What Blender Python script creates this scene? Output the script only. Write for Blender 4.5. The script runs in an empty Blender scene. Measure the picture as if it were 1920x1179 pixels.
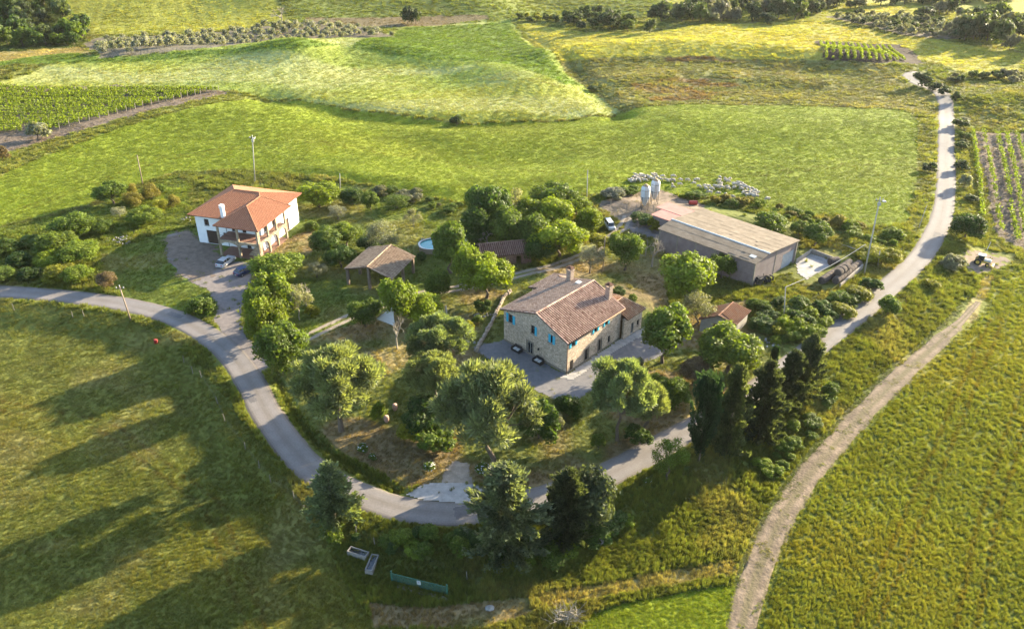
import bpy, bmesh, math, random
import numpy as np
from mathutils import Vector
SC = bpy.context.scene; COL = SC.collection
random.seed(5); RNG = np.random.default_rng(5)
R = math.radians

# ---------------- camera, sky, sun, exposure ----------------
CAM_H = 72.0; PITCH = R(30); FPX = 1550.0            # photo pixels, 1920 wide
cam = bpy.data.cameras.new('camera'); cam_o = bpy.data.objects.new('camera', cam); COL.objects.link(cam_o)
cam_o.location = (0, 0, CAM_H); cam_o.rotation_euler = (R(90) - PITCH, 0, 0)
cam.sensor_width = 36; cam.lens = FPX / 1920 * 36; cam.clip_start = 1; cam.clip_end = 9000
SC.camera = cam_o
SUN_AZ = R(36.5); SUN_EL = R(16.5)                      # direction towards the sun, from +X towards +Y
W = bpy.data.worlds.new('World'); SC.world = W; W.use_nodes = True
nt = W.node_tree; bg = nt.nodes['Background']; sky = nt.nodes.new('ShaderNodeTexSky')
sky.sky_type = 'NISHITA'; sky.sun_disc = False; sky.sun_elevation = SUN_EL; sky.sun_rotation = R(90) - SUN_AZ
sky.air_density = 1.0; sky.dust_density = 1.0; sky.ozone_density = 1.0
nt.links.new(sky.outputs[0], bg.inputs[0]); bg.inputs[1].default_value = 0.12
sun = bpy.data.lights.new('sun', 'SUN'); sun.energy = 5.0; sun.angle = R(0.5); sun.color = (1.0, 0.85, 0.58)
sun_o = bpy.data.objects.new('sun', sun); COL.objects.link(sun_o)
sd = Vector((math.cos(SUN_EL) * math.cos(SUN_AZ), math.cos(SUN_EL) * math.sin(SUN_AZ), math.sin(SUN_EL)))
sun_o.rotation_euler = sd.to_track_quat('Z', 'Y').to_euler(); sun_o.location = (60, 60, 60)
vs = SC.view_settings; vs.view_transform = 'Standard'; vs.look = 'None'; vs.gamma = 1; vs.use_curve_mapping = False
vs.exposure = 2.5

# ---------------- noise, terrain ----------------
def _h(ix, iy, s):
    n = (ix.astype(np.int64) * 374761393 + iy.astype(np.int64) * 668265263 + s * 974711) & 0x7fffffff
    n = ((n ^ (n >> 13)) * 1274126177) & 0x7fffffff
    return ((n ^ (n >> 16)) & 0xffff) / 65535.0
def vn(x, y, s=0):
    x = np.asarray(x, float); y = np.asarray(y, float)
    ix = np.floor(x); iy = np.floor(y); fx = x - ix; fy = y - iy
    fx = fx * fx * (3 - 2 * fx); fy = fy * fy * (3 - 2 * fy)
    a = _h(ix, iy, s); b = _h(ix + 1, iy, s); c = _h(ix, iy + 1, s); d = _h(ix + 1, iy + 1, s)
    return (a + (b - a) * fx) * (1 - fy) + (c + (d - c) * fx) * fy
def fbm(x, y, s=0, o=3):
    t = 0; a = .5; n = 0
    for k in range(o):
        t = t + a * vn(x * 2 ** k, y * 2 ** k, s + k * 17); n += a; a *= .5
    return t / n
def ss(a, b, x):
    t = np.clip((np.asarray(x, float) - a) / (b - a), 0, 1); return t * t * (3 - 2 * t)
def ray(u, v):
    x = (u - 960) / FPX; y = -(v - 589.5) / FPX
    return np.array([x, math.cos(PITCH) + y * math.sin(PITCH), -math.sin(PITCH) + y * math.cos(PITCH)])
def U(u, v, z=0.0):                                   # point of the place seen at a photo pixel, at height z
    d = ray(u, v); t = (z - CAM_H) / d[2]; return np.array([d[0] * t, d[1] * t, z])
def seg_d(x, y, pts):
    best = np.full(np.shape(x), 1e9); side = np.zeros(np.shape(x))
    for (x0, y0), (x1, y1) in zip(pts[:-1], pts[1:]):
        dx, dy = x1 - x0, y1 - y0; L = dx * dx + dy * dy
        t = np.clip(((x - x0) * dx + (y - y0) * dy) / L, 0, 1)
        d = np.hypot(x - x0 - t * dx, y - y0 - t * dy)
        s = np.sign(dx * (y - y0) - dy * (x - x0))
        m = d < best; best = np.where(m, d, best); side = np.where(m, s, side)
    return best, side
def U2(pts): return [tuple(U(u, v)[:2]) for u, v in pts]
ROAD_PX = [(-260,528),(-120,537),(0,546),(120,555),(225,569),(305,588),(371,617),(429,660),(467,712),(493,762),(522,807),(567,863),
           (616,900),(685,931),(747,951),(810,961),(872,962),(960,948),(1050,922),(1136,891),(1262,823),(1400,745),(1520,656),(1585,606),(1648,553),
           (1695,513),(1728,480),(1752,440),(1768,398),(1774,334),(1773,256),(1771,205),(1757,178),(1730,164),(1704,153),(1706,147),(1722,144)]
def smooth_line(P, step=1.5):
    P = np.array(P, float); Q = []
    for i in range(len(P) - 1):
        a = P[max(i - 1, 0)]; b = P[i]; c = P[i + 1]; d = P[min(i + 2, len(P) - 1)]
        n = max(2, int(np.hypot(*(c - b)) / step))
        for k in range(n):
            t = k / n
            Q.append(.5 * (2 * b + (c - a) * t + (2 * a - 5 * b + 4 * c - d) * t * t + (3 * b - a - 3 * c + d) * t ** 3))
    Q.append(P[-1]); return np.array(Q)
ROAD_LINE = smooth_line(U2(ROAD_PX), 2.0); ROAD_C = [tuple(p) for p in ROAD_LINE[::3]]
ridges = []                                           # (polyline, width, height)
for pts, w, h in [([(-60,168),(60,138),(250,117),(430,112),(560,120)], 15, 3.8), ([(560,112),(640,98),(760,106),(900,130),(1000,160)], 14, 3.3),
                  ([(1040,112),(1230,100),(1420,104),(1600,120)], 15, 4.2), ([(1180,150),(1300,140),(1420,146),(1540,158)], 9, 1.6),
                  ([(60,15),(220,5),(400,-5),(500,0)], 34, 10), ([(480,200),(620,215),(760,262),(880,300),(1000,300)], 11, -1.4),
                  ([(500,185),(700,215),(870,230),(1000,226),(1160,212)], 6, -1.8), ([(1000,60),(1090,150),(1160,210)], 5, -1.6),
                  ([(170,240),(330,215),(520,205)], 12, 1.5), ([(700,335),(900,340),(1100,335)], 12, 1.0),
                  ([(1000,10),(1200,25),(1350,30)], 20, -3), ([(600,-10),(800,5),(900,10)], 24, 5), ([(1300,230),(1500,250),(1700,235)], 16, 1.5),
                  ([(1850,200),(1980,190)], 14, 3.0), ([(522,712),(548,772),(590,822),(640,862),(700,896),(745,916)], .8, -.75), ([(590,320),(760,345),(850,362)], 4, 0.7), ([(1180,385),(1400,415),(1640,470)], 3.5, 0.8)]:
    ridges.append((U2(pts), w, h))
def terr(x, y):
    x = np.asarray(x, float); y = np.asarray(y, float)
    far = ss(205, 320, y)
    z = far * ((fbm(x / 95, y / 95, 3, 2) - .5) * 7.0) + .35 * (fbm(x / 24, y / 24, 9, 2) - .5) * ss(150, 200, y)
    z = z + .34 * (fbm(x / 8, y / 6, 33, 3) - .5) * ss(152, 190, y) * (1 - .5 * ss(300, 420, y))
    for P, w, h in ridges:
        d, _ = seg_d(x, y, P); z = z + h * np.exp(-(d / w) ** 2)
    r = np.hypot(x, y)
    z = z + np.clip(r - 560, 0, None) * .085
    d, s = seg_d(x, y, ROAD_C)
    near = 1 - ss(165, 200, y)
    z = z + near * np.where(s < 0, -1.7 * ss(3.2, 11, d), 0)
    z = z + .25 * (fbm(x / 6, y / 6, 21, 2) - .5) * ss(3.5, 9, d) * near * np.where(s < 0, 1, .25)
    return z
_gx = np.arange(-420, 421, 1.5); _gy = np.arange(20, 900, 1.5); _A, _B = np.meshgrid(_gx, _gy); _T = terr(_A, _B)
def tz(x, y):                                         # quick lookup of the terrain height
    i = min(max((x + 420) / 1.5, 0), len(_gx) - 2.001); j = min(max((y - 20) / 1.5, 0), len(_gy) - 2.001); a = int(i); b = int(j); f = i - a; g = j - b
    return float((_T[b, a] * (1 - f) + _T[b, a + 1] * f) * (1 - g) + (_T[b + 1, a] * (1 - f) + _T[b + 1, a + 1] * f) * g)
def G(u, v, dz=0.0):
    d = ray(u, v); z = 0.0
    for _ in range(30):
        t = (z - CAM_H) / d[2]; z += .6 * (tz(d[0] * t, d[1] * t) - z)
    t = (z - CAM_H) / d[2]; return Vector((d[0] * t, d[1] * t, z + dz))
def GZ(x, y, dz=0): return Vector((x, y, tz(x, y) + dz))
def pip(x, y, P):
    r = np.zeros(np.shape(x), bool); n = len(P)
    for i in range(n):
        x0, y0 = P[i]; x1, y1 = P[(i + 1) % n]
        if y0 == y1: continue
        c = ((y0 > y) != (y1 > y)) & (x < (x1 - x0) * (y - y0) / (y1 - y0) + x0)
        r ^= c
    return r
def WP(pts): return [tuple(G(u, v)[:2]) for u, v in pts]

# ---------------- materials ----------------
def nn(nt, t, **k):
    n = nt.nodes.new(t)
    for a, b in k.items(): setattr(n, a, b)
    return n
def M(name, c, c2=None, scale=6.0, detail=4, rough=.85, bump=.0, bscale=None, spec=.25, metal=0, tint=None, obj=False, stretch=None, w=(.35, .65), extra=None, trans=0):
    """procedural material: two colours mixed by noise, optional bump, optional per-face tint attribute"""
    m = bpy.data.materials.new(name); m.use_nodes = True; t = m.node_tree; P = t.nodes['Principled BSDF']
    P.inputs['Roughness'].default_value = rough; P.inputs['Specular IOR Level'].default_value = spec; P.inputs['Metallic'].default_value = metal
    tc = nn(t, 'ShaderNodeTexCoord'); vec = tc.outputs['Object']
    if stretch:
        mp = nn(t, 'ShaderNodeMapping'); mp.inputs['Scale'].default_value = stretch; t.links.new(vec, mp.inputs[0]); vec = mp.outputs[0]
    no = nn(t, 'ShaderNodeTexNoise'); no.inputs['Scale'].default_value = scale; no.inputs['Detail'].default_value = detail; no.inputs['Roughness'].default_value = .65
    t.links.new(vec, no.inputs['Vector'])
    mr = nn(t, 'ShaderNodeMapRange'); mr.inputs[1].default_value = w[0]; mr.inputs[2].default_value = w[1]; t.links.new(no.outputs['Fac'], mr.inputs[0])
    mx = nn(t, 'ShaderNodeMix', data_type='RGBA'); mx.inputs[6].default_value = (*c, 1); mx.inputs[7].default_value = (*(c2 or c), 1)
    t.links.new(mr.outputs[0], mx.inputs[0]); out = mx.outputs[2]
    if obj:
        oi = nn(t, 'ShaderNodeObjectInfo'); mm = nn(t, 'ShaderNodeMapRange'); mm.inputs[3].default_value = 1 - obj; mm.inputs[4].default_value = 1 + obj
        t.links.new(oi.outputs['Random'], mm.inputs[0]); x = nn(t, 'ShaderNodeMix', data_type='RGBA', blend_type='MULTIPLY'); x.inputs[0].default_value = 1
        t.links.new(out, x.inputs[6]); t.links.new(mm.outputs[0], x.inputs[7]); out = x.outputs[2]
    if tint:
        at = nn(t, 'ShaderNodeAttribute', attribute_name='tint'); x = nn(t, 'ShaderNodeMix', data_type='RGBA'); x.inputs[7].default_value = (*tint, 1)
        t.links.new(at.outputs['Fac'], x.inputs[0]); t.links.new(out, x.inputs[6]); out = x.outputs[2]
    t.links.new(out, P.inputs['Base Color'])
    if bump:
        b = nn(t, 'ShaderNodeBump'); b.inputs['Strength'].default_value = 1; b.inputs['Distance'].default_value = bump
        n2 = nn(t, 'ShaderNodeTexNoise'); n2.inputs['Scale'].default_value = bscale or scale * 2; n2.inputs['Detail'].default_value = 3
        t.links.new(vec, n2.inputs['Vector']); t.links.new(n2.outputs['Fac'], b.inputs['Height']); t.links.new(b.outputs[0], P.inputs['Normal'])
    return m
def stone_mat(name, c, c2, mortar, scale=2.2, lo=.72, hi=1.28):
    m = M(name, c, c2, 1.3, rough=.95); t = m.node_tree; P = t.nodes['Principled BSDF']
    tc = [n for n in t.nodes if n.type == 'TEX_COORD'][0]; base = P.inputs['Base Color'].links[0].from_socket
    mp = nn(t, 'ShaderNodeMapping'); mp.inputs['Scale'].default_value = (1, 1, 1.5); t.links.new(tc.outputs['Object'], mp.inputs[0])
    v1 = nn(t, 'ShaderNodeTexVoronoi'); v1.inputs['Scale'].default_value = scale; t.links.new(mp.outputs[0], v1.inputs['Vector'])
    ve = nn(t, 'ShaderNodeTexVoronoi', feature='DISTANCE_TO_EDGE'); ve.inputs['Scale'].default_value = scale; t.links.new(mp.outputs[0], ve.inputs['Vector'])
    hs = nn(t, 'ShaderNodeSeparateColor'); t.links.new(v1.outputs['Color'], hs.inputs[0])
    mr = nn(t, 'ShaderNodeMapRange'); mr.inputs[3].default_value = lo; mr.inputs[4].default_value = hi; t.links.new(hs.outputs[0], mr.inputs[0])
    x = nn(t, 'ShaderNodeMix', data_type='RGBA', blend_type='MULTIPLY'); x.inputs[0].default_value = 1; t.links.new(base, x.inputs[6]); t.links.new(mr.outputs[0], x.inputs[7])
    m2 = nn(t, 'ShaderNodeMapRange'); m2.inputs[1].default_value = .02; m2.inputs[2].default_value = .1; t.links.new(ve.outputs['Distance'], m2.inputs[0])
    y = nn(t, 'ShaderNodeMix', data_type='RGBA'); y.inputs[6].default_value = (*mortar, 1); t.links.new(x.outputs[2], y.inputs[7]); t.links.new(m2.outputs[0], y.inputs[0])
    t.links.new(y.outputs[2], P.inputs['Base Color'])
    b = nn(t, 'ShaderNodeBump'); b.inputs['Distance'].default_value = .06; t.links.new(m2.outputs[0], b.inputs['Height']); t.links.new(b.outputs[0], P.inputs['Normal'])
    return m
def leaf_mat(name, trans=.4):
    """foliage: the object's own colour varied leaf by leaf, with light passing through"""
    m = bpy.data.materials.new(name); m.use_nodes = True; t = m.node_tree; P = t.nodes['Principled BSDF']; out = t.nodes['Material Output']
    P.inputs['Roughness'].default_value = .6; P.inputs['Specular IOR Level'].default_value = .2
    oi = nn(t, 'ShaderNodeObjectInfo'); at = nn(t, 'ShaderNodeAttribute', attribute_name='tint')
    mr = nn(t, 'ShaderNodeMapRange'); mr.inputs[3].default_value = .55; mr.inputs[4].default_value = 1.5; t.links.new(at.outputs['Fac'], mr.inputs[0])
    x = nn(t, 'ShaderNodeMix', data_type='RGBA', blend_type='MULTIPLY'); x.inputs[0].default_value = 1
    t.links.new(oi.outputs['Color'], x.inputs[6]); t.links.new(mr.outputs[0], x.inputs[7]); t.links.new(x.outputs[2], P.inputs['Base Color'])
    tr = nn(t, 'ShaderNodeBsdfTranslucent'); y = nn(t, 'ShaderNodeMix', data_type='RGBA', blend_type='MULTIPLY'); y.inputs[0].default_value = 1
    y.inputs[7].default_value = (1.7, 1.7, .6, 1); t.links.new(x.outputs[2], y.inputs[6]); t.links.new(y.outputs[2], tr.inputs[0])
    ms = nn(t, 'ShaderNodeMixShader'); ms.inputs[0].default_value = trans
    t.links.new(P.outputs[0], ms.inputs[1]); t.links.new(tr.outputs[0], ms.inputs[2]); t.links.new(ms.outputs[0], out.inputs[0])
    return m

# ---------------- object helpers ----------------
def tag(o, label=None, cat=None, group=None, kind=None):
    for k, v in (('label', label), ('category', cat), ('group', group), ('kind', kind)):
        if v: o[k] = v
    return o
def empty(name, loc, label=None, cat=None, group=None):
    o = bpy.data.objects.new(name, None); COL.objects.link(o); o.location = loc; o.empty_display_size = .5
    return tag(o, label, cat, group)
def np_mesh(name, V, Fq, mat, k=None, smooth=False):
    """mesh from arrays; Fq (n,3|4)"""
    V = np.asarray(V, np.float32); Fq = np.asarray(Fq, np.int32); me = bpy.data.meshes.new(name); k = Fq.shape[1]
    me.vertices.add(len(V)); me.vertices.foreach_set('co', V.ravel()); me.loops.add(Fq.size); me.loops.foreach_set('vertex_index', Fq.ravel())
    me.polygons.add(len(Fq)); me.polygons.foreach_set('loop_start', np.arange(0, Fq.size, k, dtype=np.int32))
    if smooth: me.polygons.foreach_set('use_smooth', np.ones(len(Fq), bool))
    me.update(calc_edges=True)
    if mat: me.materials.append(mat)
    return me
def link(name, me, parent=None, **kw):
    o = bpy.data.objects.new(name, me); COL.objects.link(o)
    if parent: o.parent = parent
    return tag(o, **kw)
def copy_tree(o, parent=None):
    c = o.copy(); COL.objects.link(c); c.parent = parent
    for ch in o.children: copy_tree(ch, c)
    return c
# ---------------- ground ----------------
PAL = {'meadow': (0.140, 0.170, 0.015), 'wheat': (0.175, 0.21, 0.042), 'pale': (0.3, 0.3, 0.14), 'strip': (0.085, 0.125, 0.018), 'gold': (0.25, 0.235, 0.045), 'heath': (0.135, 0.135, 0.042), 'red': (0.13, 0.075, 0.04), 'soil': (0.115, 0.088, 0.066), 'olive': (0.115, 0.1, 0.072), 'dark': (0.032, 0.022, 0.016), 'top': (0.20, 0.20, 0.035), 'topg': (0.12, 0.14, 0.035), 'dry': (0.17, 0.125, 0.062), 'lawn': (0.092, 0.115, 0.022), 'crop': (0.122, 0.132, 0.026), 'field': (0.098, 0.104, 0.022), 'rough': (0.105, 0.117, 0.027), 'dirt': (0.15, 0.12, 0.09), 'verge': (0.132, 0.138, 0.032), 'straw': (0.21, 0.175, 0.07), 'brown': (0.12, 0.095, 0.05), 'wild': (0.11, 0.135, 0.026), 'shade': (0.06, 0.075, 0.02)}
Z = [('topg', [(480,-150),(1400,-150),(1240,30),(960,42),(700,60),(560,45)]),
     ('top', [(60,-150),(430,-150),(530,30),(560,50),(380,60),(180,66),(100,40)]),
     ('shade', [(-200,-150),(95,-150),(120,30),(165,70),(150,92),(-200,110)]),  # dark green ground under the upper left wood
     ('top', [(1240,-150),(2300,-150),(2300,120),(1920,100),(1750,60),(1500,40),(1250,30)]),
     ('gold', [(975,42),(1040,52),(1100,62),(1230,60),(1320,46),(1500,42),(1560,46),(1740,74),(1920,100),(2200,130),(2200,160),(1920,155),(1800,135),(1740,112),(1560,110),(1400,112),(1230,106),(1050,118)]),
     ('gold', [(1560,28),(1700,8),(1760,20),(1720,32),(1600,30)]),
     ('heath', [(1045,116),(1230,104),(1400,110),(1560,112),(1740,136),(1700,152),(1755,188),(1765,215),(1690,205),(1300,195),(1165,212),(1100,165)]),
     ('wheat', [(-300,180),(0,155),(100,120),(300,104),(520,74),(720,66),(760,50),(960,38),(1045,116),(1100,165),(1162,210),(1060,226),(880,232),(700,208),(560,188),(470,176),(300,165),(100,160),(0,168)]),
     ('strip', [(-100,128),(0,112),(190,106),(330,98),(600,80),(640,84),(560,96),(420,100),(300,112),(120,118),(0,124)]),
     ('strip', [(660,90),(760,52),(955,42),(1030,112),(1090,160),(1060,160),(960,122),(800,112)]),
     ('straw', [(-100,112),(0,98),(110,92),(160,90),(170,104),(60,112),(0,116)]),
     ('soil', [(-200,152),(0,158),(230,160),(400,168),(436,174),(330,198),(215,226),(100,262),(0,290),(-200,330)]),
     ('olive', [(155,84),(180,72),(400,62),(590,40),(690,52),(745,70),(600,78),(400,90),(230,104),(190,110)]),
     ('olive', [(1545,32),(1640,26),(1800,52),(1850,64),(1800,76),(1700,68),(1620,48)]),
     ('brown', [(560,34),(760,32),(905,28),(920,36),(800,50),(700,52),(600,42)]),
     ('verge', [(-200,330),(0,290),(100,262),(215,226),(330,198),(436,176),(560,190),(470,186),(330,208),(215,240),(60,300),(0,330),(-200,390)]),
     ('meadow', [(-300,400),(0,332),(60,302),(215,242),(330,210),(470,187),(560,190),(700,210),(800,226),(880,234),(1060,228),(1165,212),(1300,196),(1500,198),(1690,206),(1722,222),(1722,330),(1700,418),(1620,425),(1560,402),(1450,400),(1330,372),(1180,352),(1110,366),(1000,372),(870,380),(780,366),(600,330),(470,318),(330,322),(250,350),(160,385),(0,425),(-300,500)]),
     ('dark', [(1526,76),(1690,84),(1712,96),(1735,120),(1640,120),(1545,114)]),
     ('soil', [(1822,246),(2000,250),(2060,440),(1920,470),(1868,440)]),
     ('wild', [(-300,500),(0,430),(160,392),(250,358),(330,328),(360,350),(350,400),(345,430),(250,440),(190,490),(200,520),(60,530),(-300,510)]),
     ('lawn', [(190,470),(345,430),(400,420),(560,400),(560,340),(700,350),(870,384),(1010,380),(1010,430),(960,500),(760,600),(560,650),(480,640),(470,540),(400,600),(250,565),(190,540)]),
     ('dry', [(555,650),(700,592),(800,560),(940,522),(1080,485),(1150,440),(1240,470),(1260,600),(1400,560),(1400,600),(1520,655),(1400,735),(1262,808),(1136,875),(1000,915),(880,905),(760,915),(640,850),(560,770),(520,700)]),
     ('rough', [(1400,520),(1560,500),(1690,440),(1760,400),(1740,470),(1640,550),(1520,650),(1440,600)]),
     ('rough', [(1520,670),(1640,570),(1760,470),(1900,480),(1900,520),(1780,610),(1640,710),(1540,830),(1470,930),(1400,1060),(1380,1179),(1380,1400),(700,1400),(640,1179),(610,1000),(600,960),(700,985),(890,985),(1100,925),(1300,820)]),
     ('field', [(-500,565),(0,562),(230,592),(330,640),(420,740),(500,850),(560,930),(600,990),(650,1100),(720,1190),(760,1420),(-500,1420)]),
     ('crop', [(2300,505),(1920,508),(1862,530),(1790,615),(1660,715),(1560,830),(1500,930),(1445,1060),(1415,1179),(1400,1420),(2600,1420)]),
     ('verge', [(1722,222),(1765,222),(1768,330),(1762,400),(1735,460),(1700,418),(1722,330)]),
     ('verge', [(1786,190),(1822,246),(1868,440),(1920,470),(1920,500),(1760,470),(1785,400),(1792,330)]),
     ('straw', [(1000,1118),(1100,1098),(1200,1082),(1290,1062),(1375,1050),(1385,1078),(1290,1090),(1200,1108),(1100,1126),(1030,1146)]),
     ('meadow', [(1110,1150),(1200,1125),(1290,1108),(1378,1098),(1385,1179),(1380,1300),(1000,1300)]),
     ('dry', [(690,1130),(800,1140),(980,1120),(1000,1150),(900,1179),(700,1179)]),
     ('dirt', [(1120,382),(1180,362),(1240,356),(1320,384),(1310,400),(1240,415),(1232,450),(1180,430)]),
     ('straw', [(1795,600),(1825,560),(1845,515),(1865,515),(1850,560),(1822,605)]), ('dry', [(425,498),(560,440),(600,430),(640,440),(540,500),(480,530)])]
ZW = [(n, WP(p)) for n, p in Z]
RED = WP([(1180,158),(1260,146),(1420,144),(1440,160),(1380,186),(1220,190)]); RED2 = WP([(1240,108),(1420,106),(1420,116),(1250,118)])
MOUND = [WP([(1020,1130),(1060,1110),(1110,1130),(1110,1179),(1040,1179)])]
def colour_at(x, y):
    """real ground colour (albedo) by field, with wear and plant variation"""
    x = np.asarray(x, float); y = np.asarray(y, float); r = np.hypot(x, y)
    k = np.clip(r * .012, .5, 6)
    xx = x + (fbm(x / 3, y / 3, 40, 2) - .5) * 1.2 * np.clip(r / 150, .4, 2); yy = y + (fbm(x / 3, y / 3, 50, 2) - .5) * 1.2 * np.clip(r / 150, .4, 2)
    c = np.tile(np.array(PAL['rough']), (x.size, 1)).reshape(*x.shape, 3); zid = np.full(x.shape, -1)
    for i, (n, P) in enumerate(ZW):
        m = pip(xx, yy, P); c[m] = PAL[n]; zid[m] = i
    names = np.array([n for n, _ in ZW] + ['rough']); nm = names[zid]
    def stripe(mask, ang, lam, amp, wob=1.2):
        d = x * math.cos(ang) + y * math.sin(ang) + wob * (fbm(x / 20, y / 20, 77, 2) - .5) * lam * 2
        s = 1 + amp * np.sin(d * 2 * math.pi / lam) * (.4 + fbm(x / 12, y / 12, 78, 2)); c[mask] = c[mask] * s[mask][:, None]
    stripe((nm == 'wheat') | (nm == 'strip'), R(-20), 3.6, .14); stripe(nm == 'meadow', R(82), 3.4, .05, 3); stripe(nm == 'gold', R(75), 5, .10)
    stripe(nm == 'top', R(20), 5.5, .12); stripe(nm == 'heath', R(60), 7, .10, 3); stripe(nm == 'crop', R(18), 1.7, .16); stripe(nm == 'field', R(50), 3.2, .06, 3); stripe(nm == 'olive', R(70), 5.0, .12); stripe(nm == 'topg', R(70), 6, .12)
    a = fbm(x / 30, y / 30, 5, 3); b = fbm(x / 5.5, y / 5.5, 6, 3); e = fbm(x / 1.3, y / 1.3, 7, 2)
    c = c * (.84 + .32 * a)[..., None] * (.86 + .28 * b)[..., None] * (.9 + .2 * e)[..., None]
    yel = np.where(nm == 'meadow', .35, 1) * ss(.5, .72, fbm(x / 42, y / 24, 61, 3)) * (.35 + .65 * np.isin(nm, ['meadow', 'crop', 'wheat', 'field']))
    c = c * (1 + yel[..., None] * np.array([.26, .10, .05]))
    # pale heads of corn along the crests
    pm = (nm == 'wheat') * ss(.46, .66, fbm(x / 60 + y / 200, y / 14, 31, 3)); c = c + (np.array(PAL['pale']) - c) * (pm * .55)[..., None]
    for P in (RED, RED2):
        rm = pip(xx, yy, P) * ss(.45, .6, fbm(x / 14, y / 4, 33, 3)); c = c + (np.array(PAL['red']) - c) * (rm * .8)[..., None]
    # worn, dry and straw patches
    dm = np.isin(nm, ['dry', 'lawn', 'rough', 'heath', 'field']) * ss(.52, .72, fbm(x / 9, y / 9, 35, 3)); t = np.where(nm == 'dry', .8, np.where(nm == 'field', .35, .45))
    c = c + (np.array(PAL['straw']) - c) * (dm * t)[..., None]
    gm = (nm == 'dry') * ss(.45, .62, fbm(x / 11, y / 11, 36, 3)); c = c + (np.array(PAL['lawn']) - c) * (gm * .8)[..., None]
    return c, nm
th = np.concatenate([np.linspace(-180, -66, 40, endpoint=False), np.linspace(-66, -46, 50, endpoint=False), np.linspace(-46, 46, 600, endpoint=False), np.linspace(46, 66, 50, endpoint=False), np.linspace(66, 180, 41)])
rr = np.concatenate([[4, 15, 28, 40], np.geomspace(48, 560, 690), np.geomspace(570, 4500, 50)])
TH, RR = np.meshgrid(np.radians(th), rr); GX = RR * np.sin(TH); GY = RR * np.cos(TH); GZv = terr(GX, GY)
n1, n2 = GX.shape; idx = np.arange(n1 * n2).reshape(n1, n2)
Fg = np.stack([idx[:-1, :-1], idx[:-1, 1:], idx[1:, 1:], idx[1:, :-1]], -1).reshape(-1, 4)
gmat = bpy.data.materials.new('ground'); gmat.use_nodes = True; t = gmat.node_tree; P = t.nodes['Principled BSDF']
P.inputs['Roughness'].default_value = .95; P.inputs['Specular IOR Level'].default_value = .1
at = nn(t, 'ShaderNodeAttribute', attribute_name='col'); tc = nn(t, 'ShaderNodeTexCoord')
n_1 = nn(t, 'ShaderNodeTexNoise'); n_1.inputs['Scale'].default_value = 1.6; n_1.inputs['Detail'].default_value = 5; n_1.inputs['Roughness'].default_value = .7
t.links.new(tc.outputs['Object'], n_1.inputs['Vector'])
mr = nn(t, 'ShaderNodeMapRange'); mr.inputs[1].default_value = .3; mr.inputs[2].default_value = .7; mr.inputs[3].default_value = .78; mr.inputs[4].default_value = 1.22; t.links.new(n_1.outputs['Fac'], mr.inputs[0])
x = nn(t, 'ShaderNodeMix', data_type='RGBA', blend_type='MULTIPLY'); x.inputs[0].default_value = 1; t.links.new(at.outputs['Color'], x.inputs[6]); t.links.new(mr.outputs[0], x.inputs[7]); t.links.new(x.outputs[2], P.inputs['Base Color'])
b = nn(t, 'ShaderNodeBump'); b.inputs['Distance'].default_value = .35; n_2 = nn(t, 'ShaderNodeTexNoise'); n_2.inputs['Scale'].default_value = .9; n_2.inputs['Detail'].default_value = 5
t.links.new(tc.outputs['Object'], n_2.inputs['Vector']); t.links.new(n_2.outputs['Fac'], b.inputs['Height']); t.links.new(b.outputs[0], P.inputs['Normal'])
gme = np_mesh('ground', np.stack([GX, GY, GZv], -1).reshape(-1, 3), Fg, gmat, smooth=True)
gc, _ = colour_at(GX, GY)
ca = gme.color_attributes.new('col', 'FLOAT_COLOR', 'POINT'); ca.data.foreach_set('color', np.concatenate([gc.reshape(-1, 3), np.ones((n1 * n2, 1))], 1).astype(np.float32).ravel())
ground = link('ground', gme, kind='structure')

# ---------------- roads, tracks, yards ----------------
def ribbon(name, line, width, mat, dz=.05, nx=6, jit=.12, lanes=None):
    P = np.asarray(line); T = np.gradient(P, axis=0); T /= np.linalg.norm(T, axis=1)[:, None]; N = np.stack([-T[:, 1], T[:, 0]], 1)
    s = np.cumsum(np.r_[0, np.linalg.norm(np.diff(P, axis=0), axis=1)]); V = []
    for j in range(nx + 1):
        o = 0; jj = jit * (fbm(s / 1.5 + 100 * j, s * 0 + 3.3, 12, 2) - .5) * 2 if j in (0, nx) else 0
        ww = np.asarray(width) / (np.max(width)); o = (j / nx - .5) * np.max(width) * ww
        q = P + N * (np.asarray(o + jj).reshape(-1, 1) if np.ndim(o + jj) else o + jj)
        zz = terr(q[:, 0], q[:, 1]) + dz - (.09 if j in (0, nx) else 0); V.append(np.stack([q[:, 0], q[:, 1], zz], 1))
    V = np.stack(V, 1); n = len(P); I = np.arange(n * (nx + 1)).reshape(n, nx + 1)
    F = np.stack([I[:-1, 1:], I[:-1, :-1], I[1:, :-1], I[1:, 1:]], -1).reshape(-1, 4)
    me = np_mesh(name, V.reshape(-1, 3), F, mat, smooth=True)
    if lanes is not None:                             # worn lanes and dirty edges, kept per face
        a = me.attributes.new('tint', 'FLOAT', 'FACE'); L = np.interp((np.arange(nx) + .5) / nx, np.linspace(0, 1, len(lanes)), lanes)
        q = L[None, :] * (.35 + 1.3 * fbm(s[:-1, None] / 4, np.arange(nx)[None, :] * .7 + 0 * s[:-1, None], 44, 3)); a.data.foreach_set('value', np.clip(q, 0, 1).astype(np.float32).ravel())
    return link(name, me, kind='structure')
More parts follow.
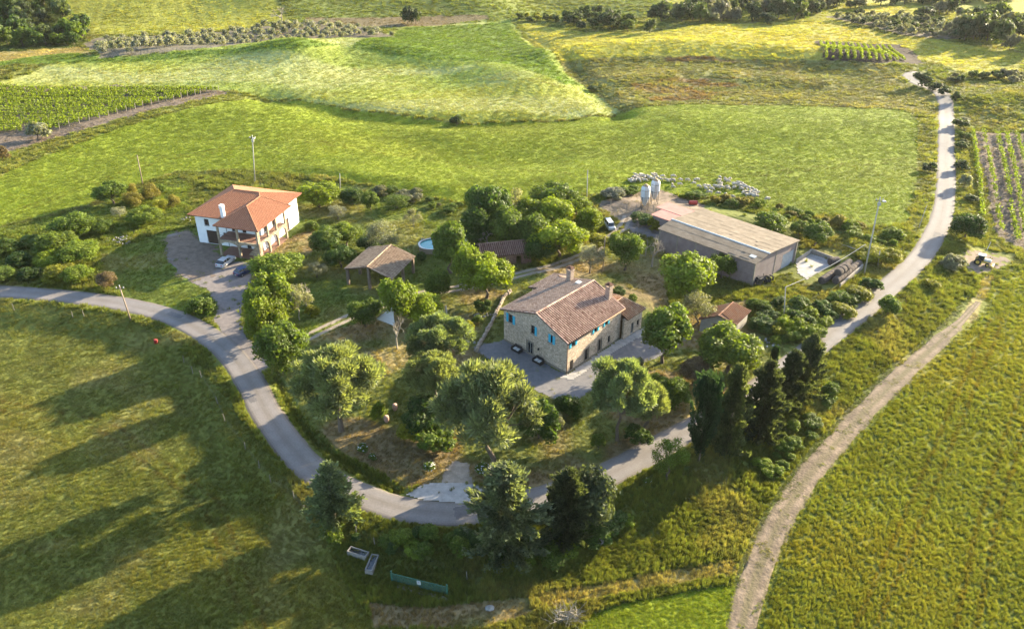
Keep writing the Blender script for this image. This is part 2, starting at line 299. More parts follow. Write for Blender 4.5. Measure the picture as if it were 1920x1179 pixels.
def patch(name, px, mat, dz=.04, cell=.35, rag=.5, world=None):
    P = world or WP(px); X = np.array([p[0] for p in P]); Y = np.array([p[1] for p in P])
    gx = np.arange(X.min() - 1, X.max() + 1, cell); gy = np.arange(Y.min() - 1, Y.max() + 1, cell); A, B = np.meshgrid(gx, gy)
    cx, cy = A[:-1, :-1] + cell / 2, B[:-1, :-1] + cell / 2
    m = pip(cx + (fbm(cx / 1.2, cy / 1.2, 3, 2) - .5) * rag * 2, cy + (fbm(cx / 1.2, cy / 1.2, 8, 2) - .5) * rag * 2, P)
    I = np.arange(A.size).reshape(A.shape); F = np.stack([I[:-1, :-1], I[:-1, 1:], I[1:, 1:], I[1:, :-1]], -1)[m]
    u, inv = np.unique(F.ravel(), return_inverse=True); V = np.stack([A.ravel()[u], B.ravel()[u], terr(A.ravel()[u], B.ravel()[u]) + dz], 1)
    return link(name, np_mesh(name, V, inv.reshape(-1, 4), mat, smooth=True), kind='structure')
asphalt = M('asphalt', (.135,.122,.118), (.18,.162,.155), .35, 6, tint=(.10,.082,.066), rough=.8, bump=.012, bscale=8, w=(.3,.7))
t = asphalt.node_tree; P = t.nodes['Principled BSDF']; bs = P.inputs['Base Color'].links[0].from_socket
n3 = nn(t, 'ShaderNodeTexNoise'); n3.inputs['Scale'].default_value = 5; n3.inputs['Detail'].default_value = 5; tcc = [n for n in t.nodes if n.type == 'TEX_COORD'][0]; t.links.new(tcc.outputs['Object'], n3.inputs['Vector'])
mr = nn(t, 'ShaderNodeMapRange'); mr.inputs[3].default_value = .75; mr.inputs[4].default_value = 1.25; t.links.new(n3.outputs['Fac'], mr.inputs[0])
x = nn(t, 'ShaderNodeMix', data_type='RGBA', blend_type='MULTIPLY'); x.inputs[0].default_value = 1; t.links.new(bs, x.inputs[6]); t.links.new(mr.outputs[0], x.inputs[7]); t.links.new(x.outputs[2], P.inputs['Base Color'])
gravel = M('gravel', (.115,.10,.098), (.17,.145,.135), 1.2, 6, rough=.95, bump=.05, bscale=6)
palegravel = M('pale_gravel', (.17,.14,.11), (.27,.225,.18), .8, 6, rough=.95, bump=.05, bscale=5)
concrete = M('concrete', (.23,.215,.205), (.33,.31,.29), 1.1, 6, rough=.9, bump=.01, bscale=7)
dirtm = M('dirt', (.105,.078,.056), (.185,.138,.10), .55, 8, tint=(.10,.082,.045), rough=.98, bump=.09, bscale=2.5, w=(.42,.58))
greygravel = M('grey_gravel', (.11,.105,.11), (.155,.145,.145), 1.2, 6, rough=.95, bump=.03, bscale=6)  # cool grey gravel of the farmhouse terrace
ribbon('road', ROAD_LINE, 4.5, asphalt, dz=.07, nx=14, jit=.22, lanes=[1, .5, .1, .05, .25, .45, .25, .05, .1, .5, 1])
asphalt_old = M('asphalt_patch', (.085,.078,.078), (.12,.11,.108), 1.2, 6, rough=.85, bump=.01, bscale=8)
for k_, (f_, o_, l_, w_) in enumerate(((.16, .6, 3.2, 1.3), (.235, -.9, 1.6, 1.0), (.33, .2, 2.6, 2.2), (.40, -.8, 4.5, .9), (.52, .9, 2.0, 1.2), (.64, -.5, 3.0, 1.4), (.70, .8, 5.0, .8))):
    i_ = int(f_ * len(ROAD_LINE)); p_ = ROAD_LINE[i_]; t_ = ROAD_LINE[i_ + 1] - p_; t_ /= np.linalg.norm(t_); n_ = np.array([-t_[1], t_[0]]); c_ = p_ + n_ * o_
    patch('asphalt_patch', None, asphalt_old, dz=.078, rag=.12, cell=.2, world=[tuple(c_ + t_ * a * l_ / 2 + n_ * b * w_ / 2) for a, b in ((-1, -1), (1, -.8), (1, 1), (-1, .9))])
drive = smooth_line(WP([(505,668),(560,640),(620,611),(680,584),(740,564),(800,549),(860,540),(920,529),(980,513),(1040,499),(1090,480),(1130,458),(1165,428),(1178,405)]), .8)
for k, off in enumerate((-.75, .75)):
    T = np.gradient(drive, axis=0); T /= np.linalg.norm(T, axis=1)[:, None]
    ribbon('gravel_track', drive + np.stack([-T[:, 1], T[:, 0]], 1) * off, 1.3, palegravel, dz=.05, jit=.3, nx=3)
TRACK = smooth_line(WP([(1385,1200),(1405,1120),(1425,1060),(1455,990),(1500,915),(1550,850),(1600,795),(1650,742),(1700,695),(1745,655),(1785,618),(1812,592),(1835,566)]), .9)
ribbon('dirt_track', TRACK, 3.3 * (1 - .75 * ss(.72, 1.0, np.linspace(0, 1, len(TRACK)))) * (.9 + .25 * fbm(np.arange(len(TRACK)) / 9, np.zeros(len(TRACK)), 4, 2)), dirtm, dz=.05, jit=.9, nx=14, lanes=[1, .6, .1, .0, .5, .9, .9, .4, 0, .1, .6, 1])
patch('gravel_drive', [(312,440),(352,432),(385,462),(430,492),(475,492),(468,530),(458,560),(452,600),(462,630),(490,655),(508,690),(478,700),(452,668),(425,636),(398,600),(412,578),(392,545),(345,522),(312,485)], gravel, dz=.03)
patch('drive_earth', [(308,446),(352,428),(402,462),(425,490),(400,512),(365,528),(338,518),(315,488)], M('drive_earth', (.10,.075,.055), (.16,.12,.095), .8, 6, rough=.98, bump=.05, bscale=4), dz=.05, rag=1.6)
patch('gravel_terrace', [(888,652),(948,636),(1063,703),(1160,640),(1225,612),(1300,628),(1240,668),(1160,690),(1100,738),(1065,760),(1010,735),(935,690)], greygravel, dz=.03)
patch('stone_walkway', [(1063,703),(1160,638),(1225,604),(1240,612),(1170,648),(1075,712),(1050,708)], concrete, dz=.07, rag=.15)
patch('concrete_apron', [(762,928),(797,907),(850,905),(907,910),(914,922),(896,944),(840,942),(791,938)], concrete, dz=.10, rag=.1, cell=.25)
patch('garden_path', [(822,908),(850,862),(879,870),(886,908)], palegravel, dz=.03)
patch('farm_yard', [(1165,430),(1190,408),(1215,420),(1240,432),(1235,450),(1205,446)], gravel, dz=.03)
patch('silo_yard', [(1125,385),(1170,366),(1240,358),(1315,384),(1310,398),(1262,392),(1230,392),(1180,392)], dirtm, dz=.03)
patch('dirt_clearing', [(1805,482),(1835,470),(1885,480),(1880,496),(1850,508),(1818,508)], M('clearing_earth', (.13,.095,.07), (.19,.145,.11), .8, 6, rough=.98, bump=.05, bscale=4), dz=.03, rag=1.8)
# ---------------- grass and crops ----------------
leafM = leaf_mat('foliage', .4)
grassM = bpy.data.materials.new('grass_blades'); grassM.use_nodes = True; t = grassM.node_tree; P = t.nodes['Principled BSDF']; out = t.nodes['Material Output']
P.inputs['Roughness'].default_value = .65; P.inputs['Specular IOR Level'].default_value = .15
at = nn(t, 'ShaderNodeAttribute', attribute_name='col', attribute_type='INSTANCER'); t.links.new(at.outputs['Color'], P.inputs['Base Color'])
tr = nn(t, 'ShaderNodeBsdfTranslucent'); y = nn(t, 'ShaderNodeMix', data_type='RGBA', blend_type='MULTIPLY'); y.inputs[0].default_value = 1; y.inputs[7].default_value = (1.65, 1.65, .65, 1)
t.links.new(at.outputs['Color'], y.inputs[6]); t.links.new(y.outputs[2], tr.inputs[0]); ms = nn(t, 'ShaderNodeMixShader'); ms.inputs[0].default_value = .4
t.links.new(P.outputs[0], ms.inputs[1]); t.links.new(tr.outputs[0], ms.inputs[2]); t.links.new(ms.outputs[0], out.inputs[0])
def tuft_mesh(name, n, spread, lean, wid, seed):
    g = np.random.default_rng(seed); V = []; F = []
    for i in range(n):
        a = g.uniform(0, 6.28); r = spread * math.sqrt(g.uniform()); b = np.array([r * math.cos(a), r * math.sin(a), -.03])
        h = g.uniform(.55, 1.0); l = lean * g.uniform(.2, 1); a2 = a + g.normal() * .8; d = np.array([math.cos(a2), math.sin(a2), 0]); s = np.array([-d[1], d[0], 0]) * wid
        k = len(V); V += [b - s, b + s, b + d * l * .4 + [0, 0, h * .6] + s * .8, b + d * l * .4 + [0, 0, h * .6] - s * .8, b + d * l + [0, 0, h]]
        F += [(k, k + 1, k + 2), (k, k + 2, k + 3), (k + 3, k + 2, k + 4)]
    return np_mesh(name, V, F, grassM)
SRC = {k: bpy.data.objects.new('tuft_' + k, tuft_mesh('tuft_' + k, *a)) for k, a in
       dict(short=(26, .46, .35, .036, 1), tall=(26, .46, .2, .034, 2), weed=(28, .46, .5, .05, 3)).items()}
def scatter(name, pts, col, scl, src, label, cat):
    """thousands of tufts instanced on points"""
    me = bpy.data.meshes.new(name); me.vertices.add(len(pts)); me.vertices.foreach_set('co', np.asarray(pts, np.float32).ravel())
    a = me.attributes.new('col', 'FLOAT_COLOR', 'POINT'); a.data.foreach_set('color', np.concatenate([col, np.ones((len(col), 1))], 1).astype(np.float32).ravel())
    a = me.attributes.new('scl', 'FLOAT_VECTOR', 'POINT'); a.data.foreach_set('vector', np.asarray(scl, np.float32).ravel())
    rot = np.zeros((len(pts), 3), np.float32); rot[:, 2] = RNG.uniform(0, 6.28, len(pts)); a = me.attributes.new('rot', 'FLOAT_VECTOR', 'POINT'); a.data.foreach_set('vector', rot.ravel())
    me.materials.append(grassM); o = link(name, me, label=label, cat=cat, kind='stuff')
    ng = bpy.data.node_groups.new(name, 'GeometryNodeTree'); ng.interface.new_socket('Geometry', in_out='INPUT', socket_type='NodeSocketGeometry'); ng.interface.new_socket('Geometry', in_out='OUTPUT', socket_type='NodeSocketGeometry')
    gi = ng.nodes.new('NodeGroupInput'); go = ng.nodes.new('NodeGroupOutput'); ip = ng.nodes.new('GeometryNodeInstanceOnPoints'); oi = ng.nodes.new('GeometryNodeObjectInfo'); oi.inputs['Object'].default_value = SRC[src]
    oi.inputs['As Instance'].default_value = True
    def na(nm):
        n = ng.nodes.new('GeometryNodeInputNamedAttribute'); n.data_type = 'FLOAT_VECTOR'; n.inputs[0].default_value = nm; return n.outputs[0]
    er = ng.nodes.new('FunctionNodeEulerToRotation'); ng.links.new(na('rot'), er.inputs[0])
    ng.links.new(gi.outputs[0], ip.inputs['Points']); ng.links.new(oi.outputs['Geometry'], ip.inputs['Instance']); ng.links.new(er.outputs[0], ip.inputs['Rotation']); ng.links.new(na('scl'), ip.inputs['Scale']); ng.links.new(ip.outputs[0], go.inputs[0])
    md = o.modifiers.new('scatter', 'NODES'); md.node_group = ng
    return o
N = 430000
th_ = RNG.uniform(-R(50), R(50), N)
r_ = 48 * (470 / 48.) ** RNG.uniform(0, 1, N) ** .92
px_ = r_ * np.sin(th_); py_ = r_ * np.cos(th_)
keep = np.abs(px_) < py_ * .68 + 22
dR, sR = seg_d(px_, py_, ROAD_C); keep &= dR > 2.3 + .3 * RNG.uniform(size=N)
dT, _ = seg_d(px_, py_, [tuple(p) for p in TRACK[::4]]); keep &= (dT > 1.35 + .7 * (fbm(px_ / 2, py_ / 2, 66, 2) - .3)) | (fbm(px_ / 1.5, py_ / 1.5, 67, 2) > .62) & (RNG.uniform(size=N) < .4)
dD, _ = seg_d(px_, py_, [tuple(p) for p in drive[::4]]); keep &= (dD > 1.35) | ((dD < .35) & (RNG.uniform(size=N) < .5))
for px in ([(312,440),(352,432),(385,462),(430,492),(475,492),(468,530),(458,560),(452,600),(462,630),(490,655),(508,690),(478,700),(452,668),(425,636),(398,600),(412,578),(392,545),(345,522),(312,485)],
           [(888,652),(948,634),(1063,703),(1160,640),(1225,602),(1300,628),(1240,668),(1160,690),(1100,738),(1065,760),(1010,735),(935,690)],
           [(762,928),(797,907),(822,908),(850,862),(879,870),(886,908),(914,922),(896,944),(791,938)], [(1225,362),(1500,420),(1500,500),(1410,540),(1232,470)],
           [(1795,478),(1835,462),(1905,478),(1895,498),(1850,512),(1812,512)], [(1488,470),(1560,462),(1640,500),(1560,545),(1480,520)]):
    keep &= ~pip(px_, py_, WP(px)) | (RNG.uniform(size=N) < .02)
keep &= ~pip(px_, py_, [tuple(U(*p)[:2]) for p in [(945,640),(1063,706),(1170,636),(1215,606),(1240,560),(1060,500)]])
keep &= ~pip(px_, py_, [tuple(U(*p)[:2]) for p in [(368,464),(420,485),(490,486),(568,426),(560,395),(400,420)]])
px_, py_, r_, th_ = px_[keep], py_[keep], r_[keep], th_[keep]
gcol, gnm = colour_at(px_, py_)
for ln in ([(1600,1230),(1720,950),(1800,760),(1868,600)], [(1800,1230),(1850,980),(1905,800),(1960,650)], [(20,402),(300,300),(560,262),(800,300),(1100,332),(1400,330),(1700,300)], [(60,130),(430,128),(700,130),(1100,180)], [(0,760),(200,800),(400,950),(480,1179)]):
    dl_ = np.abs(seg_d(px_, py_, WP(ln))[0] - .95); wk = dl_ < .3; gcol[wk] *= np.array([.85, .72, .8])       # tractor wheel marks
pz_ = terr(px_, py_)
hgt = dict(meadow=.15, wheat=.22, pale=.5, strip=.4, gold=.4, heath=.4, red=.4, soil=.25, olive=.25, dark=.2, top=.4, topg=.5, dry=.22, lawn=.25, crop=.42, field=.2, rough=.6, dirt=.2, verge=.45, straw=.4, brown=.3, wild=.5, shade=.6)
dens = dict(soil=.12, olive=.1, dark=.05, dirt=.15, dry=.55, brown=.4, lawn=.8)
kp = RNG.uniform(size=len(px_)) < np.array([dens.get(n, 1.0) for n in gnm]); kp &= ~((r_ > 260) & (RNG.uniform(size=len(px_)) < .3))
px_, py_, pz_, r_, gcol, gnm = px_[kp], py_[kp], pz_[kp], r_[kp], gcol[kp], gnm[kp]
h_ = np.array([hgt[n] for n in gnm]); clump = fbm(px_ / 2.4, py_ / 2.4, 91, 2); bigc = fbm(px_ / 9, py_ / 9, 92, 3)
h_ = np.where(seg_d(px_, py_, [tuple(p) for p in TRACK[::4]])[0] < 2.2, .16, h_); sm = np.isin(gnm, ['meadow', 'wheat', 'crop']); h_ = h_ * np.where(sm, .8 + .4 * clump, .35 + 1.3 * clump) * np.where(sm, 1, .5 + bigc) * RNG.uniform(.6, 1.3, len(h_))
w_ = np.clip(r_ * .0044, .32, 1.5) * RNG.uniform(.7, 1.3, len(h_)); scl = np.stack([w_, w_, np.clip(h_, .06, 1.6)], 1)
gcol = np.clip(gcol * (1.05 + np.where(sm, .25, .6) * (clump - .45))[:, None] * (1 + np.where(sm, .10, .18) * RNG.normal(0, 1, len(h_)))[:, None] * (1 + np.array([.25, 0, -.1]) * RNG.normal(0, .25, (len(h_), 1))), .005, .7)
PP = np.stack([px_, py_, pz_], 1)
m1 = np.isin(gnm, ['crop']); m3 = np.isin(gnm, ['rough', 'wild', 'verge', 'heath', 'shade', 'topg']); m2 = ~(m1 | m3)
scatter('crop', PP[m1], gcol[m1], scl[m1], 'tall', 'tall yellow-green cereal crop filling the field right of the dirt track', 'crop')
scatter('wild_grass', PP[m3], gcol[m3], scl[m3], 'weed', 'rough wild grass and weeds on the banks and verges', 'grass')
scatter('meadow_grass', PP[m2], gcol[m2], scl[m2], 'short', 'short green grass of the lawns, meadows and distant fields', 'grass')
# ---------------- trees and shrubs ----------------
barkM = M('bark', (.075,.055,.04), (.13,.10,.075), 6, bump=.03)
palebarkM = M('pale_bark', (.20,.17,.13), (.30,.26,.21), 5, bump=.02)
def unit(a): return a / (np.linalg.norm(a, axis=-1, keepdims=True) + 1e-9)
def leaves(P, N, size, asp, g, along=None):
    """one quad per leaf cluster: P centre, N facing"""
    n = len(P); N = unit(N); T = along if along is not None else g.normal(size=(n, 3)); T = unit(T - N * (T * N).sum(1, keepdims=True)); B = np.cross(N, T)
    size = np.asarray(size).reshape(-1, 1) * g.uniform(.6, 1.35, (n, 1)); T = T * size; B = B * size * asp
    j = lambda: 1 + g.normal(0, .22, (n, 1))
    bend = N * size * .25
    V = np.stack([P - T * j() - B * .5 * j() - bend, P - T * .1 + B * j(), P + T * j() + B * .2 - bend, P + T * .1 - B * j()], 1).reshape(-1, 3)
    return V, np.arange(4 * n).reshape(n, 4)
def crown_mesh(name, P, N, size, asp, g, tint=None, along=None):
    V, F = leaves(P, N, size, asp, g, along); me = np_mesh(name, V, F, leafM); a = me.attributes.new('tint', 'FLOAT', 'FACE')
    a.data.foreach_set('value', np.clip((tint if tint is not None else 0) + g.uniform(0, 1, len(F)) * .8, 0, 1).astype(np.float32)); return me
def sph(g, n): return unit(g.normal(size=(n, 3)))
def lobed(name, seed, nl, n, rl, zc, rz, size, asp=.7, rx=.5, shell=.72, drop=0, needle=False, flat=0, up=.25, squash=1.0):
    """crown of leaf clusters spread over many lobes; unit width, unit height"""
    g = np.random.default_rng(seed); D = sph(g, nl * 3); D = D[D[:, 2] > -.55 + flat][:nl]; nl = len(D)
    k = g.uniform(shell, 1.0, (nl, 1)) * (.82 + .3 * (fbm(D[:, 0] * 1.5 + 5, D[:, 1] * 1.5 + D[:, 2], seed)[:, None]))
    k[: nl // 5] *= .55
    C = D * k * np.array([rx - rl * .6, rx - rl * .6, rz - rl * .5]) + [0, 0, zc]; rr_ = rl * g.uniform(.6, 1.25, nl)
    w = rr_ ** 2; li = g.choice(nl, n, p=w / w.sum()); d = sph(g, n); d[:, 2] += up; d = unit(d)
    rho = g.uniform(0, 1, (n, 1)) ** .33; rho = np.where(g.uniform(size=(n, 1)) < .1, rho * 1.25, rho)
    P = C[li] + d * rho * rr_[li][:, None] * np.array([1, 1, squash]); N = d + .75 * g.normal(size=(n, 3)) * .6
    tint = (fbm(C[:, 0] * 9, C[:, 1] * 9 + C[:, 2] * 5, seed + 2, 1)[li] - .35) * .6
    if needle: return crown_mesh(name, P, np.cross(d, sph(g, n)), size, asp, g, tint, d + [0, 0, .5] + .3 * g.normal(size=(n, 3))), C
    return crown_mesh(name, P, N, size, asp, g, tint), C
def tube(V, F, p0, p1, r0, r1, n=6):
    p0 = np.array(p0, float); p1 = np.array(p1, float); d = unit(p1 - p0); a = unit(np.cross(d, [0.3, .2, 1] if abs(d[2]) < .9 else [1, 0, 0])); b = np.cross(d, a); k = len(V)
    for p, r in ((p0, r0), (p1, r1)):
        for i in range(n):
            t = 2 * math.pi * i / n; V.append(p + (a * math.cos(t) + b * math.sin(t)) * r)
    F += [(k + i, k + (i + 1) % n, k + n + (i + 1) % n, k + n + i) for i in range(n)]
def trunk_mesh(name, C, zt, r, seed, mat, nb=9, bow=.03):
    g = np.random.default_rng(seed); V = []; F = []; q = [np.array([0, 0, -.05])]
    for k in range(1, 4): q.append(np.array([g.normal() * bow, g.normal() * bow, zt * k / 3]))
    for k in range(3): tube(V, F, q[k], q[k + 1], r * (1.35 if k == 0 else 1 - .2 * k), r * (.85 - .2 * k))
    for c in C[g.choice(len(C), min(nb, len(C)), replace=False)]:
        m = q[3] * .5 + c * .5 + [0, 0, -.04] + g.normal(size=3) * .02; s = q[2] + (q[3] - q[2]) * g.uniform(.2, 1)
        tube(V, F, s, m, r * .45, r * .25, 5); tube(V, F, m, c, r * .25, r * .08, 4)
    return np_mesh(name, V, F, mat, smooth=True)
def conifer(name, seed, n, w_top, size, droop=.1, prof=None):
    """feathery conifer: sprays along many short branches round a stem"""
    g = np.random.default_rng(seed); nb = 190; z = g.uniform(0.02, 1, nb) ** .9; a = g.uniform(0, 6.28, nb)
    L = np.array([prof(q) for q in z]) * g.uniform(.65, 1.15, nb); i = g.choice(nb, n, p=(L + .05) / (L + .05).sum()); t = g.uniform(.05, 1, n) ** .6
    rad = L[i] * t; P = np.stack([np.cos(a[i]) * rad, np.sin(a[i]) * rad, z[i] + .05 * t + .07 * t * t * L[i] / .5 - droop * t * L[i]], 1)
    P += g.normal(size=(n, 3)) * np.array([.045, .045, .018]) * (1.1 - t[:, None] * .5); d = np.stack([np.cos(a[i]), np.sin(a[i]), .5 + 0 * t], 1)
    P[:, 2] = np.clip(P[:, 2], 0, 1.03)
    return crown_mesh(name, P, np.cross(d, sph(g, n)) + [0, 0, .3], size, .42, g, (t - .6) * .5, d + .4 * g.normal(size=(n, 3)))
KIND = {}
def addk(k, me_list, trunk_args=None, mat=None):
    KIND[k] = me_list
for k, args in dict(
    broad=dict(nl=30, n=9500, rl=.155, zc=.60, rz=.40, size=.024, asp=.75, shell=.66),
    dense=dict(nl=40, n=9500, rl=.16, zc=.53, rz=.47, size=.024, asp=.8),
    pine=dict(nl=70, n=24000, rl=.105, zc=.60, rz=.38, size=.024, asp=.24, needle=True, flat=.12, up=.5, squash=.72, shell=.7),
    olive=dict(nl=26, n=4500, rl=.15, zc=.58, rz=.40, size=.020, asp=.5),
    sparse=dict(nl=22, n=2600, rl=.15, zc=.58, rz=.40, size=.022, asp=.6),
    shrub=dict(nl=34, n=5200, rl=.15, zc=.36, rz=.58, size=.032, asp=.75, flat=.25),
    cone=dict(nl=26, n=5200, rl=.2, zc=.48, rz=.5, size=.028, asp=.5, flat=-.2),
    far=dict(nl=20, n=1300, rl=.2, zc=.5, rz=.5, size=.055, asp=.8),
    farolive=dict(nl=12, n=420, rl=.22, zc=.5, rz=.45, size=.08, asp=.7)).items():
    KIND[k] = []
    for v in range(3 if k in ('broad', 'pine', 'far', 'dense', 'shrub') else 2):
        me, C = lobed('crown_' + k, 100 + v * 7 + len(k) * 31, **args)
        zt = {'shrub': .12, 'cone': .1, 'far': .25, 'farolive': .2, 'pine': .42}.get(k, .34)
        KIND[k].append((me, trunk_mesh('trunk_' + k, C, zt, {'pine': .028, 'farolive': .05, 'shrub': .02, 'sparse': .018}.get(k, .03), v + 3, palebarkM if k == 'sparse' else barkM)))
KIND['cedar'] = [(conifer('crown_cedar', 7 + v, 9500, .1, .030, .15, lambda q: .5 * (1 - q) ** .75 * (1 if q > .12 else .85) + .02), trunk_mesh('trunk_cedar', np.array([[0, 0, .9], [0, 0, .8]]), .6, .02, v, barkM, 2)) for v in range(3)]
KIND['ragged'] = [(conifer('crown_ragged', 27 + v, 15500, .1, .030, .1, lambda q: .5 * min(1, (1.03 - q) * 1.9) ** .8 * (.8 + .25 * math.sin(q * 17)) + .02), trunk_mesh('trunk_ragged', np.array([[0, 0, .9], [0, 0, .8]]), .6, .02, v, barkM, 2)) for v in range(2)]
KIND['cypress'] = [(conifer('crown_cypress', 47, 15000, .1, .030, -.5, lambda q: .5 * min(1, (1.02 - q) * 2.4) ** .7 * min(1, .75 + q * 2) + .01), trunk_mesh('trunk_cypress', np.array([[0, 0, .9], [0, 0, .8]]), .6, .03, 1, barkM, 2))]
def bare_mesh(seed, fine=3):
    g = np.random.default_rng(seed); V = []; F = []
    def br(p, d, L, r, lv):
        q = p + d * L; tube(V, F, p, q, r, r * .62, 5)
        if lv == 0: return
        for _ in range(3 if lv > 1 else 4):
            nd = unit(d + g.normal(size=3) * .5 + [0, 0, .12]); br(p + d * L * g.uniform(.55, 1), nd, L * g.uniform(.6, .82), r * .55, lv - 1)
    br(np.array([0, 0, -.03]), unit(np.array([.05, 0, 1.])), .32, .035, 4)
    V = np.array(V); V[:, :2] /= max(.01, np.abs(V[:, :2]).max() * 2); V[:, 2] /= V[:, 2].max(); return np_mesh('bare_branches', V, F, palebarkM)
BARE = [bare_mesh(3), bare_mesh(8)]
CLR = dict(spring=(.130,.165,.012), fresh=(.105,.140,.016), green=(.075,.108,.017), deep=(.045,.074,.016), pine=(.138,.158,.072), pineg=(.118,.148,.074), cedar=(.062,.075,.036), black=(.040,.050,.028),
           grey=(.15,.155,.11), silver=(.20,.20,.15), yellow=(.160,.160,.016), olive=(.12,.12,.08), brown=(.12,.085,.045), far=(.045,.062,.028), farg=(.065,.085,.028), blue=(.098,.118,.072), cyp=(.026,.048,.024), rust=(.155,.135,.03), pale=(.14,.14,.09))
_vi = [0]
def put_tree(name, kind, loc, w, h, clr, label, cat, group=None, var=None, parts=True):
    c = CLR[clr]; j = 1 + random.uniform(-.1, .1); o = empty(name, loc, label, cat, group)
    rz = random.uniform(0, 6.28); o.rotation_euler = (0, 0, rz); o.scale = (w, w, h); _vi[0] += 1
    if kind == 'bare':
        return link('branches', BARE[_vi[0] % 2], o) and o
    L = KIND[kind]; cm, tm = L[(_vi[0] if var is None else var) % len(L)]
    if kind == 'shrub': o.scale = (w * random.uniform(.75, 1.25), w * random.uniform(.75, 1.25), h * random.uniform(.85, 1.1))
    k = link('crown', cm, o); k.color = (c[0] * j, c[1] * j, c[2], 1)
    if parts: link('trunk', tm, o)
    return o
def T(name, kind, u, vb, vt, wpx, clr, label, cat='tree', group=None, var=None):
    b = G(u, vb); d = math.sqrt(b.x ** 2 + b.y ** 2 + (CAM_H - b.z) ** 2); w = wpx * d / FPX / 1.02 * 1.04
    q = ray(u, vt); h = CAM_H + q[2] * (b.y / q[1]) - b.z
    if kind in ('pine', 'broad', 'dense', 'shrub', 'olive', 'sparse', 'cone'): h = max(h - .09 * w, .45 * h)   # the far rim of the crown shows above its top
    return put_tree(name, kind, b, w, h, clr, label, cat, group, var)
